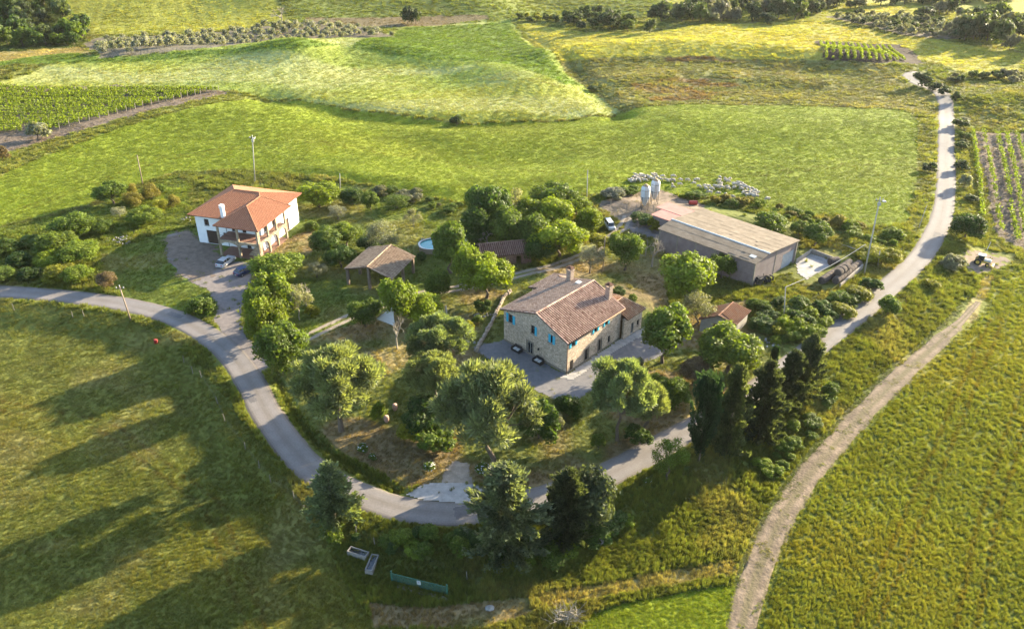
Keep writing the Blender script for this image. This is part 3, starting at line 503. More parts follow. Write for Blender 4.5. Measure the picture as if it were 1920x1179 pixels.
for row in [
 # front garden pines
 ('pine_tree','pine',640,808,636,172,'pine','broad umbrella pine beside the road bend, left end of the garden'),
 ('pine_tree','pine',828,700,576,128,'pineg','grey-green umbrella pine between the shade sail and the retaining wall'),
 ('pine_tree','pine',818,762,645,112,'pine','pale leaning pine with bare white boughs above the dark shrubs'),
 ('pine_tree','pine',922,886,664,205,'pine','largest spreading pine in the garden, below the gravel terrace'),
 ('pine_tree','pine',1158,826,655,128,'pineg','tall dark-centred pine hiding the near corner of the stone walkway'),
 ('pine_tree','pine',1205,800,705,92,'pine','low yellow-green pine leaning over the bank right of the tall pine'),
 # driveway trees
 ('driveway_tree','broad',520,535,472,108,'fresh','flat spreading tree overhanging the blue car', ),
 ('driveway_tree','dense',512,610,508,92,'fresh','yellow-topped round tree on the gravel drive verge'),
 ('driveway_tree','dense',500,640,555,78,'spring','bright green bush-like tree at the corner of drive and road'),
 ('driveway_tree','dense',533,700,598,92,'green','round dark green tree where the garden track meets the road'),
 ('driveway_tree','sparse',562,600,520,60,'pale','thin pale tree with whitish branches beside the drive trees'),
 ('round_shrub','shrub',585,592,565,30,'yellow','small round yellow-green shrub on the lawn beside the drive trees','shrub'),
 ('walnut_tree','broad',748,618,518,76,'fresh','airy green tree with dark trunk behind the white shade sail'),
 ('walnut_tree','broad',687,612,555,66,'green','leafy tree left of the shade sail beside the gravel track'),
 ('walnut_tree','dense',820,560,505,56,'green','compact dark green tree right of the open pergola'),
 ('walnut_tree','dense',798,606,548,84,'spring','wide bright bush-shaped tree below the compact dark tree'),
 ('walnut_tree','broad',912,558,470,98,'spring','bright spring-green tree with one straight trunk above the retaining wall'),
 ('walnut_tree','broad',848,512,416,80,'green','tall leafy tree in front of the pool'),
 ('walnut_tree','dense',880,540,455,60,'fresh','leafy tree squeezed between the pool tree and the bright spring tree'),
 ('walnut_tree','broad',1170,507,430,70,'green','dark leafy tree with straight trunk on the dry lawn behind the farmhouse'),
 ('olive_tree','olive',1106,512,452,52,'silver','grey olive tree behind the farmhouse chimney'),
 ('olive_tree','olive',632,412,382,42,'silver','silvery round olive tree between the white house and the pergola'),
 ('orchard_tree','dense',600,388,335,82,'spring','bright spreading tree beside the white house gable'),
 ('dark_shrub','dense',660,384,350,52,'deep','dark bushy shrub by the pole at the meadow edge','shrub'),
 ('orchard_tree','dense',695,394,356,32,'green','small upright tree standing alone at the top of the orchard'),
 ('orchard_tree','olive',742,392,362,62,'green','low grey-green fruit tree near the meadow edge'),
 ('orchard_tree','sparse',776,424,388,40,'pale','nearly bare young fruit tree in the sunny orchard'),
 ('orchard_tree','broad',612,482,424,74,'green','fruit tree with a dark trunk on the lawn right of the white house'),
 ('orchard_tree','broad',652,462,414,60,'fresh','yellow-green fruit tree behind the lawn tree'),
 ('orchard_tree','olive',718,474,410,76,'grey','pale feathery tree rising behind the pergola roof'),
 ('orchard_tree','dense',640,502,458,58,'deep','dark tree at the left end of the pergola'),
 ('orchard_tree','dense',690,470,440,40,'deep','dark tree hidden behind the pergola ridge'),
 ('orchard_tree','olive',595,520,488,40,'grey','small grey tree in the shade beside the lawn'),
 # the grove
 ('grove_tree','dense',912,440,338,92,'deep','tallest dark tree of the grove, at its left edge'),
 ('grove_tree','sparse',955,415,335,60,'pale','pale half-bare tree beside the tallest dark grove tree'),
 ('grove_tree','dense',893,462,385,76,'deep','dark tree at the foot of the tallest grove tree'),
 ('grove_tree','dense',950,462,385,76,'green','mid-green tree in the middle of the grove front'),
 ('grove_tree','dense',1040,400,334,92,'green','rounded tree at the top right of the grove against the meadow'),
 ('grove_tree','dense',992,425,368,70,'fresh','yellow-tipped tree in the centre of the grove'),
 ('grove_tree','dense',1038,430,365,78,'spring','golden-green tree below the rounded top tree'),
 ('grove_tree','dense',1080,405,362,60,'fresh','leafy tree at the right rear of the grove by the wooden pole'),
 ('grove_tree','dense',1000,470,398,82,'green','tree directly above the tiled shed roof'),
 ('grove_tree','dense',1048,482,410,104,'spring','wide bright tree at the right front of the grove beside the track'),
 ('grove_tree','dense',1010,490,440,60,'deep','shaded tree behind the tiled shed'),
 ('grove_tree','dense',1102,438,386,62,'spring','bright tree at the right end of the grove near the parked van'),
 ('grove_tree','dense',1120,470,435,46,'yellow','yellow-green shrub-like tree between the olive and the grove'),
 ('bare_tree','bare',915,470,430,50,'pale','dead bare tree behind the tiled shed'),
 ('bare_tree','bare',1222,500,435,44,'pale','dead bare tree at the corner of the barn'),
 ('bare_tree','bare',1210,480,446,30,'pale','short bare tree left of the barn corner tree'),
 ('bare_tree','bare',745,655,590,34,'pale','thin bare tree holding the corner of the shade sail'),
 ('bare_tree','bare',575,575,528,34,'pale','small bare white tree on the lawn edge'),
 # by the barn
 ('willow_tree','broad',1288,572,468,128,'fresh','big round light-green tree in front of the barn wall'),
 ('barn_tree','dense',1352,520,470,52,'green','smaller tree right of the big round tree by the barn'),
 ('barn_tree','olive',1302,608,543,76,'pale','pale-leaved tree left of the small rusty-roofed shed'),
 ('yard_tree','broad',1242,680,568,108,'green','spreading tree at the right end of the stone farmhouse'),
 ('yard_tree','broad',1368,700,605,120,'fresh','wide leafy tree in front of the rusty-roofed shed'),
 ('yard_tree','shrub',1400,690,650,52,'spring','bright shrub in front of the wide leafy tree','shrub'),
 ('barn_tree','broad',1528,462,414,62,'green','tree beside the walled yard at the end of the barn'),
 ('barn_tree','dense',1497,440,412,34,'green','small tree at the far eave of the barn'),
 ('barn_shrub','shrub',1440,428,392,62,'green','shrub behind the far side of the barn roof','shrub'),
 ('barn_shrub','dense',1632,488,460,60,'yellow','yellow-brown bush spreading below the tall lamp pole','shrub'),
 ('barn_shrub','dense',1664,494,464,44,'yellow','golden bush beside the road below the meadow','shrub'),
 ('roadside_tree','dense',1811,448,398,62,'deep','round dark tree right of the road near the digger'),
 ('roadside_shrub','shrub',1663,590,548,42,'green','round green shrub on the right edge of the road','shrub'),
 ('roadside_shrub','shrub',1745,540,520,26,'yellow','yellowish shrub right of the road above the round shrub','shrub'),
 ('roadside_shrub','shrub',1784,500,474,40,'pale','pale shrub right of the road near the clearing','shrub'),
 # conifers along the road
 ('cypress_tree','cypress',1310,864,712,50,'cyp','tall dense dark columnar cypress, leftmost of the roadside row','cypress'),
 ('cypress_tree','cypress',1444,712,652,13,'cyp','slim narrow cypress standing among the ragged conifers','cypress'),
 ('dark_conifer','ragged',1362,852,690,70,'cedar','ragged brownish conifer right of the big columnar cypress'),
 ('dark_conifer','ragged',1421,822,682,76,'black','wide dark conifer in the middle of the roadside row'),
 ('dark_conifer','ragged',1472,770,662,62,'black','dark conifer leaning behind the slim cypress'),
 ('dark_conifer','ragged',1504,748,632,62,'cedar','rightmost dark conifer of the row with its tip against the road'),
 ('dark_conifer','cedar',628,975,872,110,'pineg','small dark fir on the outer edge of the road bend'),
 ('cedar_tree','ragged',950,1028,878,136,'blue','blue-green feathery cedar below the concrete apron'),
 ('dark_conifer','ragged',1062,1012,886,100,'black','dark conifer beside the pile of rocks, left half of the pair'),
 ('dark_conifer','dense',1108,992,872,96,'cedar','dark conifer beside the pile of rocks, right half of the pair'),
 ('ash_tree','olive',1250,898,816,72,'green','solitary green sapling between road and bank left of the cypress'),
 # bank and garden shrubs
 ('garden_shrub','dense',800,802,742,98,'deep','very dark shrub mass under the leaning pale pine','shrub'),
 ('garden_shrub','shrub',768,818,790,44,'yellow','yellow-green low hedge plant at the left of the dark shrub mass','shrub'),
 ('garden_shrub','shrub',815,838,790,66,'green','low green shrub between the dark mass and the largest pine','shrub'),
 ('garden_shrub','shrub',712,782,752,34,'fresh','small light green bush beside the garden urns','shrub'),
 ('garden_shrub','shrub',1010,822,745,84,'deep','dark shrub on the bank right of the largest pine','shrub'),
 ('garden_shrub','shrub',1042,802,768,40,'grey','grey-leaved lavender-like bush on the bank','shrub'),
 ('garden_shrub','shrub',1062,780,730,52,'deep','dark shrub below the terrace edge','shrub'),
 ('garden_shrub','shrub',1122,842,806,38,'green','light green shrub on the dry bank above the road','shrub'),
 ('garden_shrub','shrub',1195,832,790,54,'deep','dark bush beneath the low leaning pine','shrub'),
 ('garden_shrub','dense',1262,762,708,70,'green','leafy shrub on the bank between pine and cypress','shrub'),
 ('garden_shrub','dense',1300,722,668,64,'brown','brown-green bush below the yard trees','shrub'),
 ('garden_shrub','dense',1225,745,700,56,'fresh','rounded green bush right of the tall pine','shrub'),
 ('garden_shrub','shrub',1196,702,665,34,'grey','grey bush at the end of the stone walkway','shrub'),
 ('garden_shrub','shrub',1330,672,640,44,'green','green bush under the spreading yard tree','shrub'),
 ('garden_shrub','shrub',905,585,558,30,'deep','small dark bush below the spring tree trunk','shrub'),
 ('garden_shrub','shrub',895,608,588,24,'green','low bush beside the retaining wall','shrub'),
 ('garden_shrub','shrub',878,626,600,26,'yellow','yellowish low bush near the pine and the wall','shrub'),
 ('garden_shrub','shrub',1160,552,534,26,'deep','low dark bush behind the farmhouse extension','shrub'),
 ('garden_shrub','shrub',1185,565,548,22,'green','low green bush beside the farmhouse extension roof','shrub'),
 ('garden_shrub','shrub',790,490,472,22,'deep','small dark bush beside the pool wall','shrub'),
 ('silo_shrub','shrub',1205,418,396,44,'deep','dark shrub beneath the silos','shrub'),
 ('silo_shrub','shrub',1226,430,402,36,'yellow','yellow-green shrub left of the pink roofed shed','shrub'),
 ('silo_shrub','shrub',1150,368,348,58,'grey','bushy clump on the meadow edge left of the silos','shrub'),
 ('silo_shrub','shrub',1180,362,346,40,'green','green clump on the meadow edge near the silos','shrub'),
 ('road_shrub','shrub',378,588,555,62,'green','rough bush on the grass triangle between road and gravel drive','shrub'),
 ('road_shrub','dense',205,540,508,38,'brown','brownish round bush standing alone beside the left road','shrub'),
 ('orchard_shrub','shrub',845,398,378,30,'green','small bush at the meadow edge left of the grove','shrub'),
 ('orchard_shrub','shrub',585,432,410,30,'green','bush at the foot of the white house','shrub'),
 # left shrubbery
 ('laurel_shrub','dense',213,382,336,56,'green','large round yellow-tipped shrub at the top of the left shrubbery','shrub'),
 ('golden_conifer','cone',252,386,356,34,'rust','golden conical shrub beside the large round shrub','shrub'),
 ('golden_conifer','cone',250,362,341,20,'rust','smallest golden conical shrub, furthest from the road','shrub'),
 ('golden_conifer','cone',285,374,342,36,'rust','golden conical shrub at the foot of the leaning pole','shrub'),
 ('golden_conifer','cone',300,398,370,38,'yellow','bright green-gold cone shrub facing the white house','shrub'),
 ('golden_conifer','cone',326,388,362,26,'rust','golden conical shrub nearest the white house','shrub'),
 ('green_shrub','dense',301,366,344,22,'green','green shrub right behind the leaning pole','shrub'),
 ('green_shrub','dense',272,420,386,58,'fresh','round green-gold shrub in the middle of the left shrubbery','shrub'),
 ('pale_shrub','sparse',226,408,386,32,'silver','whitish flowering shrub among the green ones','shrub'),
 ('green_shrub','dense',142,446,396,68,'green','dark leafy tree on the left side of the shrubbery'),
 ('green_shrub','dense',185,436,408,46,'green','leafy shrub beside the dry stone heap','shrub'),
 ('green_shrub','dense',105,478,432,74,'fresh','broad light shrub in the left shrubbery','shrub'),
 ('green_shrub','dense',150,492,450,72,'fresh','broad yellow-green shrub above the road','shrub'),
 ('green_shrub','dense',98,500,468,52,'spring','bright shrub left of the broad yellow-green one','shrub'),
 ('green_shrub','dense',112,526,494,58,'yellow','yellow-flowering shrub near the left road','shrub'),
 ('green_shrub','dense',146,528,496,50,'fresh','rounded shrub right of the yellow-flowering one','shrub'),
 ('green_shrub','dense',10,474,446,46,'green','shrub at the left picture edge above the road','shrub'),
 ('green_shrub','dense',40,500,470,44,'deep','dark shrub near the left picture edge','shrub'),
 ('green_shrub','dense',5,528,498,44,'green','shrub at the left edge closest to the road','shrub'),
 ('green_shrub','dense',60,462,440,40,'green','low shrub in the dip of the left shrubbery','shrub'),
 ('green_shrub','dense',55,524,500,40,'deep','low dark shrub beside the left road','shrub'),
 # bushes in the far fields
 ('field_bush','far',72,262,228,42,'grey','lone round bush at the corner of the left vineyard','bush'),
 ('field_bush','far',6,300,276,24,'brown','brown bush at the left picture edge below the vineyard','bush'),
 ('field_bush','far',856,233,216,26,'far','dark bush on the curved field boundary','bush'),
 ('field_bush','far',1110,172,160,24,'far','low dark bush on the diagonal ditch','bush'),
 ('field_bush','far',1742,322,306,26,'far','dark bush left of the straight road','bush'),
 ('field_bush','far',1803,320,300,26,'far','dark bush right of the straight road','bush'),
 ('field_bush','far',1806,352,326,24,'grey','grey tangled bush beside the right vineyard','bush'),
 ('field_bush','far',1800,240,222,30,'farg','bush at the top corner of the right vineyard','bush'),
 ('field_bush','far',1790,190,172,18,'far','small bush right of the far road','bush'),
 ('field_bush','far',1728,162,134,34,'far','clump in the elbow of the far road bend','bush'),
 ('field_bush','far',1750,170,154,28,'far','bush just below the far road bend','bush'),
 ('field_bush','far',1768,178,162,22,'far','bush beside the far road after the bend','bush'),
 ('far_tree','far',765,46,10,24,'far','left half of the twin tree on the far field boundary'),
 ('far_tree','far',780,46,14,24,'farg','right half of the twin tree on the far field boundary'),
 ('bare_tree','bare',530,50,10,36,'pale','bare spreading tree above the olive grove'),
 ('far_tree','far',1439,46,22,32,'far','lone dark tree standing before the far wood'),
 ('far_tree','far',1218,62,34,26,'farg','thin tree right of the far hedge'),
 ('far_tree','far',1238,42,2,48,'far','large tree behind the thin tree on the far hedge'),
 ('far_tree','far',1735,36,12,38,'far','round tree at the top of the right hand grove')]:
    name, kind, u, vb, vt, w, c, lab = row[:8]; T(name, kind, u, vb, vt, w, c, lab, row[8] if len(row) > 8 else 'tree')
# hedge in front of the far field, and woods: individual trees
def wood(name, poly, n, w, h, clrs, label, group, cat='tree', kind='far', seed=1, mind=.6, grid=None):
    g = random.Random(seed); us = [p[0] for p in poly]; vs_ = [p[1] for p in poly]; P = WP(poly); X = [p[0] for p in P]; Y = [p[1] for p in P]; pts = []; k = 0
    cand = []
    if grid:
        a_, d1, d2 = grid; ca, sa = math.cos(R(a_)), math.sin(R(a_)); cx, cy = (min(X) + max(X)) / 2, (min(Y) + max(Y)) / 2
        cand = [(cx + i * d1 * ca - j * d2 * sa + g.gauss(0, .3), cy + i * d1 * sa + j * d2 * ca + g.gauss(0, .3)) for i in range(-60, 61) for j in range(-60, 61)]; mind = .1
    while len(pts) < n and k < (len(cand) if grid else n * 60):
        k += 1; x, y = cand[k - 1] if grid else (g.uniform(min(X), max(X)), g.uniform(min(Y), max(Y)))
        if not bool(pip(np.array([x]), np.array([y]), P)[0]) or any((x - q[0]) ** 2 + (y - q[1]) ** 2 < (w * mind) ** 2 for q in pts): continue
        pts.append((x, y, g.uniform(.7, 1.3) if kind != 'shrub' else g.choice((.55, .7, .9, 1.1, 1.5)), g.uniform(.8, 1.2), g.choice(clrs)))
    ax_ = sorted(p[0] for p in pts); ay_ = sorted(p[1] for p in pts); m_ = len(pts)
    W5 = ('at the left end', 'left of the middle', 'in the middle', 'right of the middle', 'at the right end'); D3 = ('front edge', 'inside', 'back edge'); CW = dict(far='dark', farg='dull green', green='mid-green', deep='deep green', olive='brownish', grey='grey', silver='silvery', fresh='light green', spring='bright green', yellow='yellowish', rust='tan')
    for x, y, s, hs, c_ in pts:
        i5 = min(4, sum(q < x for q in ax_) * 5 // m_); i3 = min(2, sum(q < y for q in ay_) * 3 // m_); sz = 'small' if s < .85 else ('large' if s > 1.12 else 'middling')
        what = label.split(' ', 1)[1] if label.split(' ', 1)[0] in ('dark', 'small', 'low') else label
        put_tree(name, kind, GZ(x, y), w * s, h * s * hs, c_, f'{sz} {CW[c_]} {what}, {W5[i5]}, {D3[i3]}', cat, group, parts=(kind != 'farolive'))
    return pts
wood('woodland_tree', [(-60,-30),(70,-30),(100,8),(140,42),(168,74),(150,86),(60,92),(-60,96)], 95, 8.5, 7.5, ['far','farg','green','deep'], 'dark tree of the upper left wood', 'trees of the upper left wood', seed=2, mind=.55)
wood('hedge_tree', [(1048,38),(1110,30),(1185,50),(1190,62),(1120,60),(1062,54)], 20, 7, 6.0, ['far','farg'], 'dark tree of the short far hedge', 'trees of the short far hedge', seed=3, mind=.45)
wood('hedge_shrub', [(975,34),(1048,34),(1048,42),(975,42)], 9, 4, 3, ['farg','yellow'], 'low shrub of the thin far hedge', 'shrubs at the thin end of the far hedge', seed=4)
wood('woodland_tree', [(1255,20),(1300,8),(1400,-10),(1540,-20),(1700,-20),(1560,18),(1540,34),(1470,44),(1380,44),(1280,46)], 85, 9, 8, ['far','farg','far','olive'], 'dark tree of the wood along the top', 'trees of the top wood', seed=5, mind=.5)
wood('woodland_tree', [(1790,58),(1840,52),(1930,62),(2000,80),(2000,120),(1925,100),(1850,92),(1800,78)], 40, 8, 8.5, ['far','farg','olive'], 'dark tree of the upper right wood', 'trees of the upper right wood', seed=6, mind=.45)
wood('woodland_tree', [(1560,22),(1700,2),(1900,-10),(1900,8),(1760,14),(1830,46),(1800,50),(1750,24),(1700,8)], 42, 7.5, 6.5, ['far','olive','farg'], 'dark tree above the right hand grove', 'trees above the right grove', seed=7, mind=.5)
wood('hedge_shrub', [(1760,148),(1850,142),(1960,150),(1960,160),(1850,152),(1765,158)], 16, 3.6, 2.4, ['far','farg','olive'], 'low shrub in the right hedge line', 'shrubs of the right hedge line', seed=8)
wood('verge_shrub', [(1790,190),(1808,200),(1814,300),(1822,400),(1806,400),(1796,300)], 9, 2.4, 1.2, ['farg','olive','green'], 'low bush on the right road verge', 'bushes on the right verge', kind='shrub', seed=9)
wood('bank_shrub', [(1410,568),(1480,570),(1560,578),(1640,530),(1650,534),(1585,590),(1520,640),(1440,640)], 52, 3.4, 1.7, ['fresh','green','spring','yellow','deep'], 'low bush on the slope by the road', 'scrub on the slope by the road', kind='shrub', seed=10, mind=.42)
wood('bank_shrub', [(1420,850),(1500,790),(1560,740),(1540,800),(1470,880),(1430,900)], 12, 2.6, 1.4, ['green','green','fresh'], 'low bush on the bank below the conifers', 'scrub on the bank below the conifers', kind='shrub', seed=11)
wood('bank_shrub', [(560,900),(600,960),(700,1000),(880,1000),(1020,1010),(1180,960),(1180,1000),(1000,1060),(760,1040),(620,1000)], 34, 3.2, 1.7, ['green','deep','fresh','deep'], 'low weedy bush below the road bend', 'weedy bushes below the road bend', kind='shrub', seed=12, mind=.4)
wood('meadow_edge_shrub', [(1240,366),(1400,392),(1620,455),(1700,470),(1690,450),(1560,410),(1400,375)], 34, 3.0, 1.6, ['fresh','green','rust'], 'low bush on the lower sheep meadow edge', 'scrub along the lower meadow edge', kind='shrub', seed=13)
wood('meadow_edge_shrub', [(700,352),(780,366),(870,386),(870,400),(780,384),(700,366)], 12, 2.6, 1.4, ['green','olive'], 'low bush on the orchard meadow edge', 'bushes on the orchard meadow edge', kind='shrub', seed=14)
wood('olive_sapling', [(172,86),(200,76),(400,64),(600,44),(700,58),(738,70),(600,77),(400,88),(240,103),(190,108)], 300, 3.6, 2.8, ['grey','silver','silver'], 'small olive tree of the long far grove', 'olive trees of the long far grove', kind='farolive', seed=15, grid=(72, 4.4, 7.6))
wood('young_olive', [(1552,36),(1600,28),(1690,32),(1770,48),(1810,66),(1780,74),(1700,68),(1620,52)], 190, 3.5, 3.0, ['olive','far','grey'], 'small tree of the right far grove', 'trees of the right far grove', kind='farolive', seed=16, grid=(40, 3.6, 4.6))
# ---------------- building helpers ----------------
class Fr:                                             # ground frame: origin and two (nearly square) wall directions
    def __init__(s, O, aa, ab, z=0.0):
        s.O = Vector((O[0], O[1], z)); s.x = np.array([math.cos(R(aa)), math.sin(R(aa)), 0]); s.y = np.array([math.cos(R(ab)), math.sin(R(ab)), 0])
    def p(s, a, b, z=0): return s.x * a + s.y * b + np.array([0, 0, z])
class MB:
    def __init__(s, fr=None): s.V = []; s.F = []; s.fr = fr; s.t = []
    def pt(s, a, b, z): return s.fr.p(a, b, z) if s.fr else np.array([a, b, z], float)
    def box(s, a0, a1, b0, b1, z0, z1, tint=0):
        k = len(s.V)
        for z in (z0, z1):
            for a, b in ((a0, b0), (a1, b0), (a1, b1), (a0, b1)): s.V.append(s.pt(a, b, z))
        for f in ((3, 2, 1, 0), (4, 5, 6, 7), (0, 1, 5, 4), (1, 2, 6, 5), (2, 3, 7, 6), (3, 0, 4, 7)): s.F.append([k + i for i in f]); s.t.append(tint)
        return s
    def poly(s, pts, tint=0): k = len(s.V); s.V += [s.pt(*p) for p in pts]; s.F.append(list(range(k, k + len(pts)))); s.t.append(tint); return s
    def prism(s, pts, d, tint=0):                     # thick slab: polygon and its copy moved by d
        k = len(s.V); n = len(pts); s.V += [s.pt(*p) for p in pts] + [s.pt(p[0] + d[0], p[1] + d[1], p[2] + d[2]) for p in pts]
        s.F += [list(range(k, k + n))[::-1], list(range(k + n, k + 2 * n))] + [[k + i, k + (i + 1) % n, k + n + (i + 1) % n, k + n + i] for i in range(n)]; s.t += [tint] * (n + 2); return s
    def tube(s, p0, p1, r0, r1=None, n=8, cap=True):
        p0 = s.pt(*p0); p1 = s.pt(*p1); k = len(s.V); m = len(s.F); tube(s.V, s.F, p0, p1, r0, r0 if r1 is None else r1, n)
        if cap: s.F += [list(range(k, k + n))[::-1], list(range(k + n, k + 2 * n))]
        s.t += [0] * (len(s.F) - m); return s
    def lathe(s, c, prof, n=16):
        k = len(s.V); m = len(s.F)
        for r, z in prof:
            for i in range(n): t = 2 * math.pi * i / n; s.V.append(s.pt(*c) + np.array([r * math.cos(t), r * math.sin(t), z]))
        for j in range(len(prof) - 1): s.F += [[k + j * n + i, k + j * n + (i + 1) % n, k + (j + 1) * n + (i + 1) % n, k + (j + 1) * n + i] for i in range(n)]
        s.F += [list(range(k, k + n))[::-1], list(range(k + (len(prof) - 1) * n, k + len(prof) * n))]; s.t += [0] * (len(s.F) - m); return s
    def mesh(s, name, mat, smooth=False):
        me = bpy.data.meshes.new(name); me.from_pydata([tuple(v) for v in s.V], [], s.F); me.materials.append(mat)
        if any(s.t): a = me.attributes.new('tint', 'FLOAT', 'FACE'); a.data.foreach_set('value', np.array(s.t, np.float32))
        bm = bmesh.new(); bm.from_mesh(me); bmesh.ops.recalc_face_normals(bm, faces=bm.faces); bm.to_mesh(me); bm.free()
        if smooth: me.polygons.foreach_set('use_smooth', np.ones(len(me.polygons), bool))
        return me
    def build(s, name, mat, parent=None, smooth=False, bevel=0, **kw):
        o = link(name, s.mesh(name, mat, smooth), parent, **kw)
        if bevel: b = o.modifiers.new('bevel', 'BEVEL'); b.width = bevel; b.segments = 2; b.limit_method = 'ANGLE'
        return o
def wall(mb, axis, c, thick, s0, s1, z0, z1, holes=()):
    """wall along axis ('a' or 'b') at cross coordinate c..c+thick with real openings (s0,s1,z0,z1)"""
    S = sorted({s0, s1, *[q for h in holes for q in h[:2]]}); Zs = sorted({z0, z1, *[q for h in holes for q in h[2:]]}); lo, hi = min(c, c + thick), max(c, c + thick)
    for i in range(len(S) - 1):
        run = None
        for j in range(len(Zs) - 1):
            cs, cz = (S[i] + S[i + 1]) / 2, (Zs[j] + Zs[j + 1]) / 2; solid = not any(h[0] < cs < h[1] and h[2] < cz < h[3] for h in holes)
            if solid: run = Zs[j] if run is None else run
            if run is not None and (not solid or j == len(Zs) - 2):
                top = Zs[j + 1] if solid else Zs[j]
                mb.box(S[i], S[i + 1], lo, hi, run, top) if axis == 'a' else mb.box(lo, hi, S[i], S[i + 1], run, top); run = None
def window(fr, root, axis, c, inward, s0, s1, z0, z1, framem, glass, shutter=None, sh_open=(1, 1), bars=1, name='window', lab=None):
    """recessed frame and pane; shutters folded back on the wall"""
    def bx(m, sa, sb, d0, d1, za, zb): lo, hi = sorted((c + inward * d0, c + inward * d1)); (m.box(sa, sb, lo, hi, za, zb) if axis == 'a' else m.box(lo, hi, sa, sb, za, zb))
    m = MB(fr); w = .07
    bx(m, s0, s0 + w, .16, .24, z0, z1); bx(m, s1 - w, s1, .16, .24, z0, z1); bx(m, s0 + w, s1 - w, .16, .24, z0, z0 + w); bx(m, s0 + w, s1 - w, .16, .24, z1 - w, z1)
    if bars: bx(m, (s0 + s1) / 2 - .03, (s0 + s1) / 2 + .03, .165, .235, z0 + w, z1 - w)
    f = m.build(name, framem, root, label=lab); g = MB(fr); bx(g, s0 + w, s1 - w, .19, .21, z0 + w, z1 - w); g.build('pane', glass, f)
    m = MB(fr); bx(m, s0 - .08, s1 + .08, -.07, .15, z0 - .08, z0 - .003); m.build('sill', STONE_TRIM, f)
    if shutter:
        h = (s1 - s0) / 2
        for side, op in ((-1, sh_open[0]), (1, sh_open[1])):
            if op is None: continue
            m = MB(fr); e = s0 if side < 0 else s1
            sa, sb = (e + side * h, e) if op else (e, e - side * h); sa, sb = min(sa, sb), max(sa, sb); d = (-.07, -.02) if op else (.05, .1)
            bx(m, sa, sb, *d, z0, z1)
            nsl = 7
            for k in range(nsl): zz = z0 + .1 + (z1 - z0 - .2) * k / nsl; bx(m, sa + .06, sb - .06, d[0] - .025, d[0], zz, zz + .09)
            m.build('shutter', shutter, root)
def tiles(mb, p0, p1, q1, q0, sp=.43, course=.42, rad=.11, seed=1, lift=.05, flat=False):
    """barrel tiles as real half round pieces on the roof face p0-p1 (eave) to q0-q1 (ridge)"""
    g = random.Random(seed); p0, p1, q0, q1 = [mb.pt(*p) for p in (p0, p1, q0, q1)]; e = p1 - p0; L = np.linalg.norm(e); ex = e / L
    w = q0 - p0; nrm = np.cross(ex, w); nrm /= np.linalg.norm(nrm); nrm = nrm if nrm[2] > 0 else -nrm; s = np.cross(nrm, ex); s = s if s[2] > 0 else -s
    S = w @ s; x0 = (q0 - p0) @ ex; x1 = (q1 - p0) @ ex; n = int(L / sp)
    for i in range(n):
        u = (i + .5) * L / n; sm = S
        lo = 0.0
        if x0 > .01 and u < x0: sm = S * u / x0
        if x1 < L - .01 and u > x1: sm = min(sm, S * (L - u) / (L - x1))
        if sm < course * .4: continue
        k = max(1, int(sm / course + .5)); h = sm / k; ct = g.uniform(-.15, .15)
        for j in range(k):
            a = j * h - (.05 if j == 0 else 0); b = (j + 1) * h + .04; r0 = rad * g.uniform(.95, 1.1); r1 = rad * .8; jx = g.uniform(-.02, .02); ti = min(1, max(0, g.gauss(.6, .16) + ct * .6)); kk = len(mb.V)
            for (t, r, z) in ((a, r0, lift + .025), (b, r1, lift)):
                for q in (-1, -.6, .6, 1) if flat else (-1, -.55, .55, 1):
                    hz = r * (1 - abs(q)) ** .5 if not flat else (.035 if abs(q) < .9 else 0)
                    mb.V.append(p0 + ex * (u + jx + q * r) + s * t + nrm * (z * (1 if abs(q) < .9 else .2) + hz))
            for c_ in range(3): mb.F.append([kk + c_, kk + c_ + 1, kk + 5 + c_, kk + 4 + c_]); mb.t.append(max(.001, ti))
            mb.F.append([kk, kk + 1, kk + 2, kk + 3]); mb.t.append(max(.001, ti))
def ridge_tiles(mb, a, b, r=.15, step=.42, seed=1, lift=.06):
    g = random.Random(seed); p = mb.pt(*a); q = mb.pt(*b); L = np.linalg.norm(q - p); d = (q - p) / L; side = unit(np.cross(d, [0, 0, 1])); up = np.cross(side, d); n = int(L / step)
    for i in range(n):
        c0 = p + d * (i * L / n - .03); c1 = p + d * ((i + 1) * L / n + .03); k = len(mb.V); rr0 = r * g.uniform(.95, 1.15); ti = min(1, max(.01, g.gauss(.65, .25)))
        for c, rr1 in ((c0, rr0), (c1, rr0 * .85)):
            for a_ in (0, 45, 90, 135, 180): mb.V.append(c + side * math.cos(R(a_)) * rr1 + up * (math.sin(R(a_)) * rr1 * .9 + lift - .02))
        for c_ in range(4): mb.F.append([k + c_, k + c_ + 1, k + 6 + c_, k + 5 + c_]); mb.t.append(ti)
        mb.F.append([k, k + 1, k + 2, k + 3, k + 4]); mb.t.append(ti)
STONE_TRIM = M('stone_trim', (.16,.135,.11), (.22,.19,.155), 3, rough=.9, bump=.01)
GLASS = M('window_glass', (.012,.014,.018), (.03,.034,.04), 2, rough=.08, spec=.6)
BLUE = M('blue_shutter_paint', (.045,.34,.48), (.06,.40,.55), 4, rough=.5)
WHITE = M('white_paint', (.40,.40,.39), (.46,.455,.44), 3, rough=.5)
BROWNW = M('brown_wood', (.028,.018,.014), (.05,.032,.024), 8, rough=.6, stretch=(1, 1, .2))
WOOD = M('old_wood', (.10,.065,.04), (.17,.12,.08), 6, rough=.85, stretch=(1, 1, .2), bump=.01)
METAL = M('dark_metal', (.03,.03,.032), (.06,.055,.055), 4, rough=.45, metal=.6)
DRAIN = M('copper_pipe', (.12,.06,.035), (.17,.09,.05), 5, rough=.5, metal=.4)

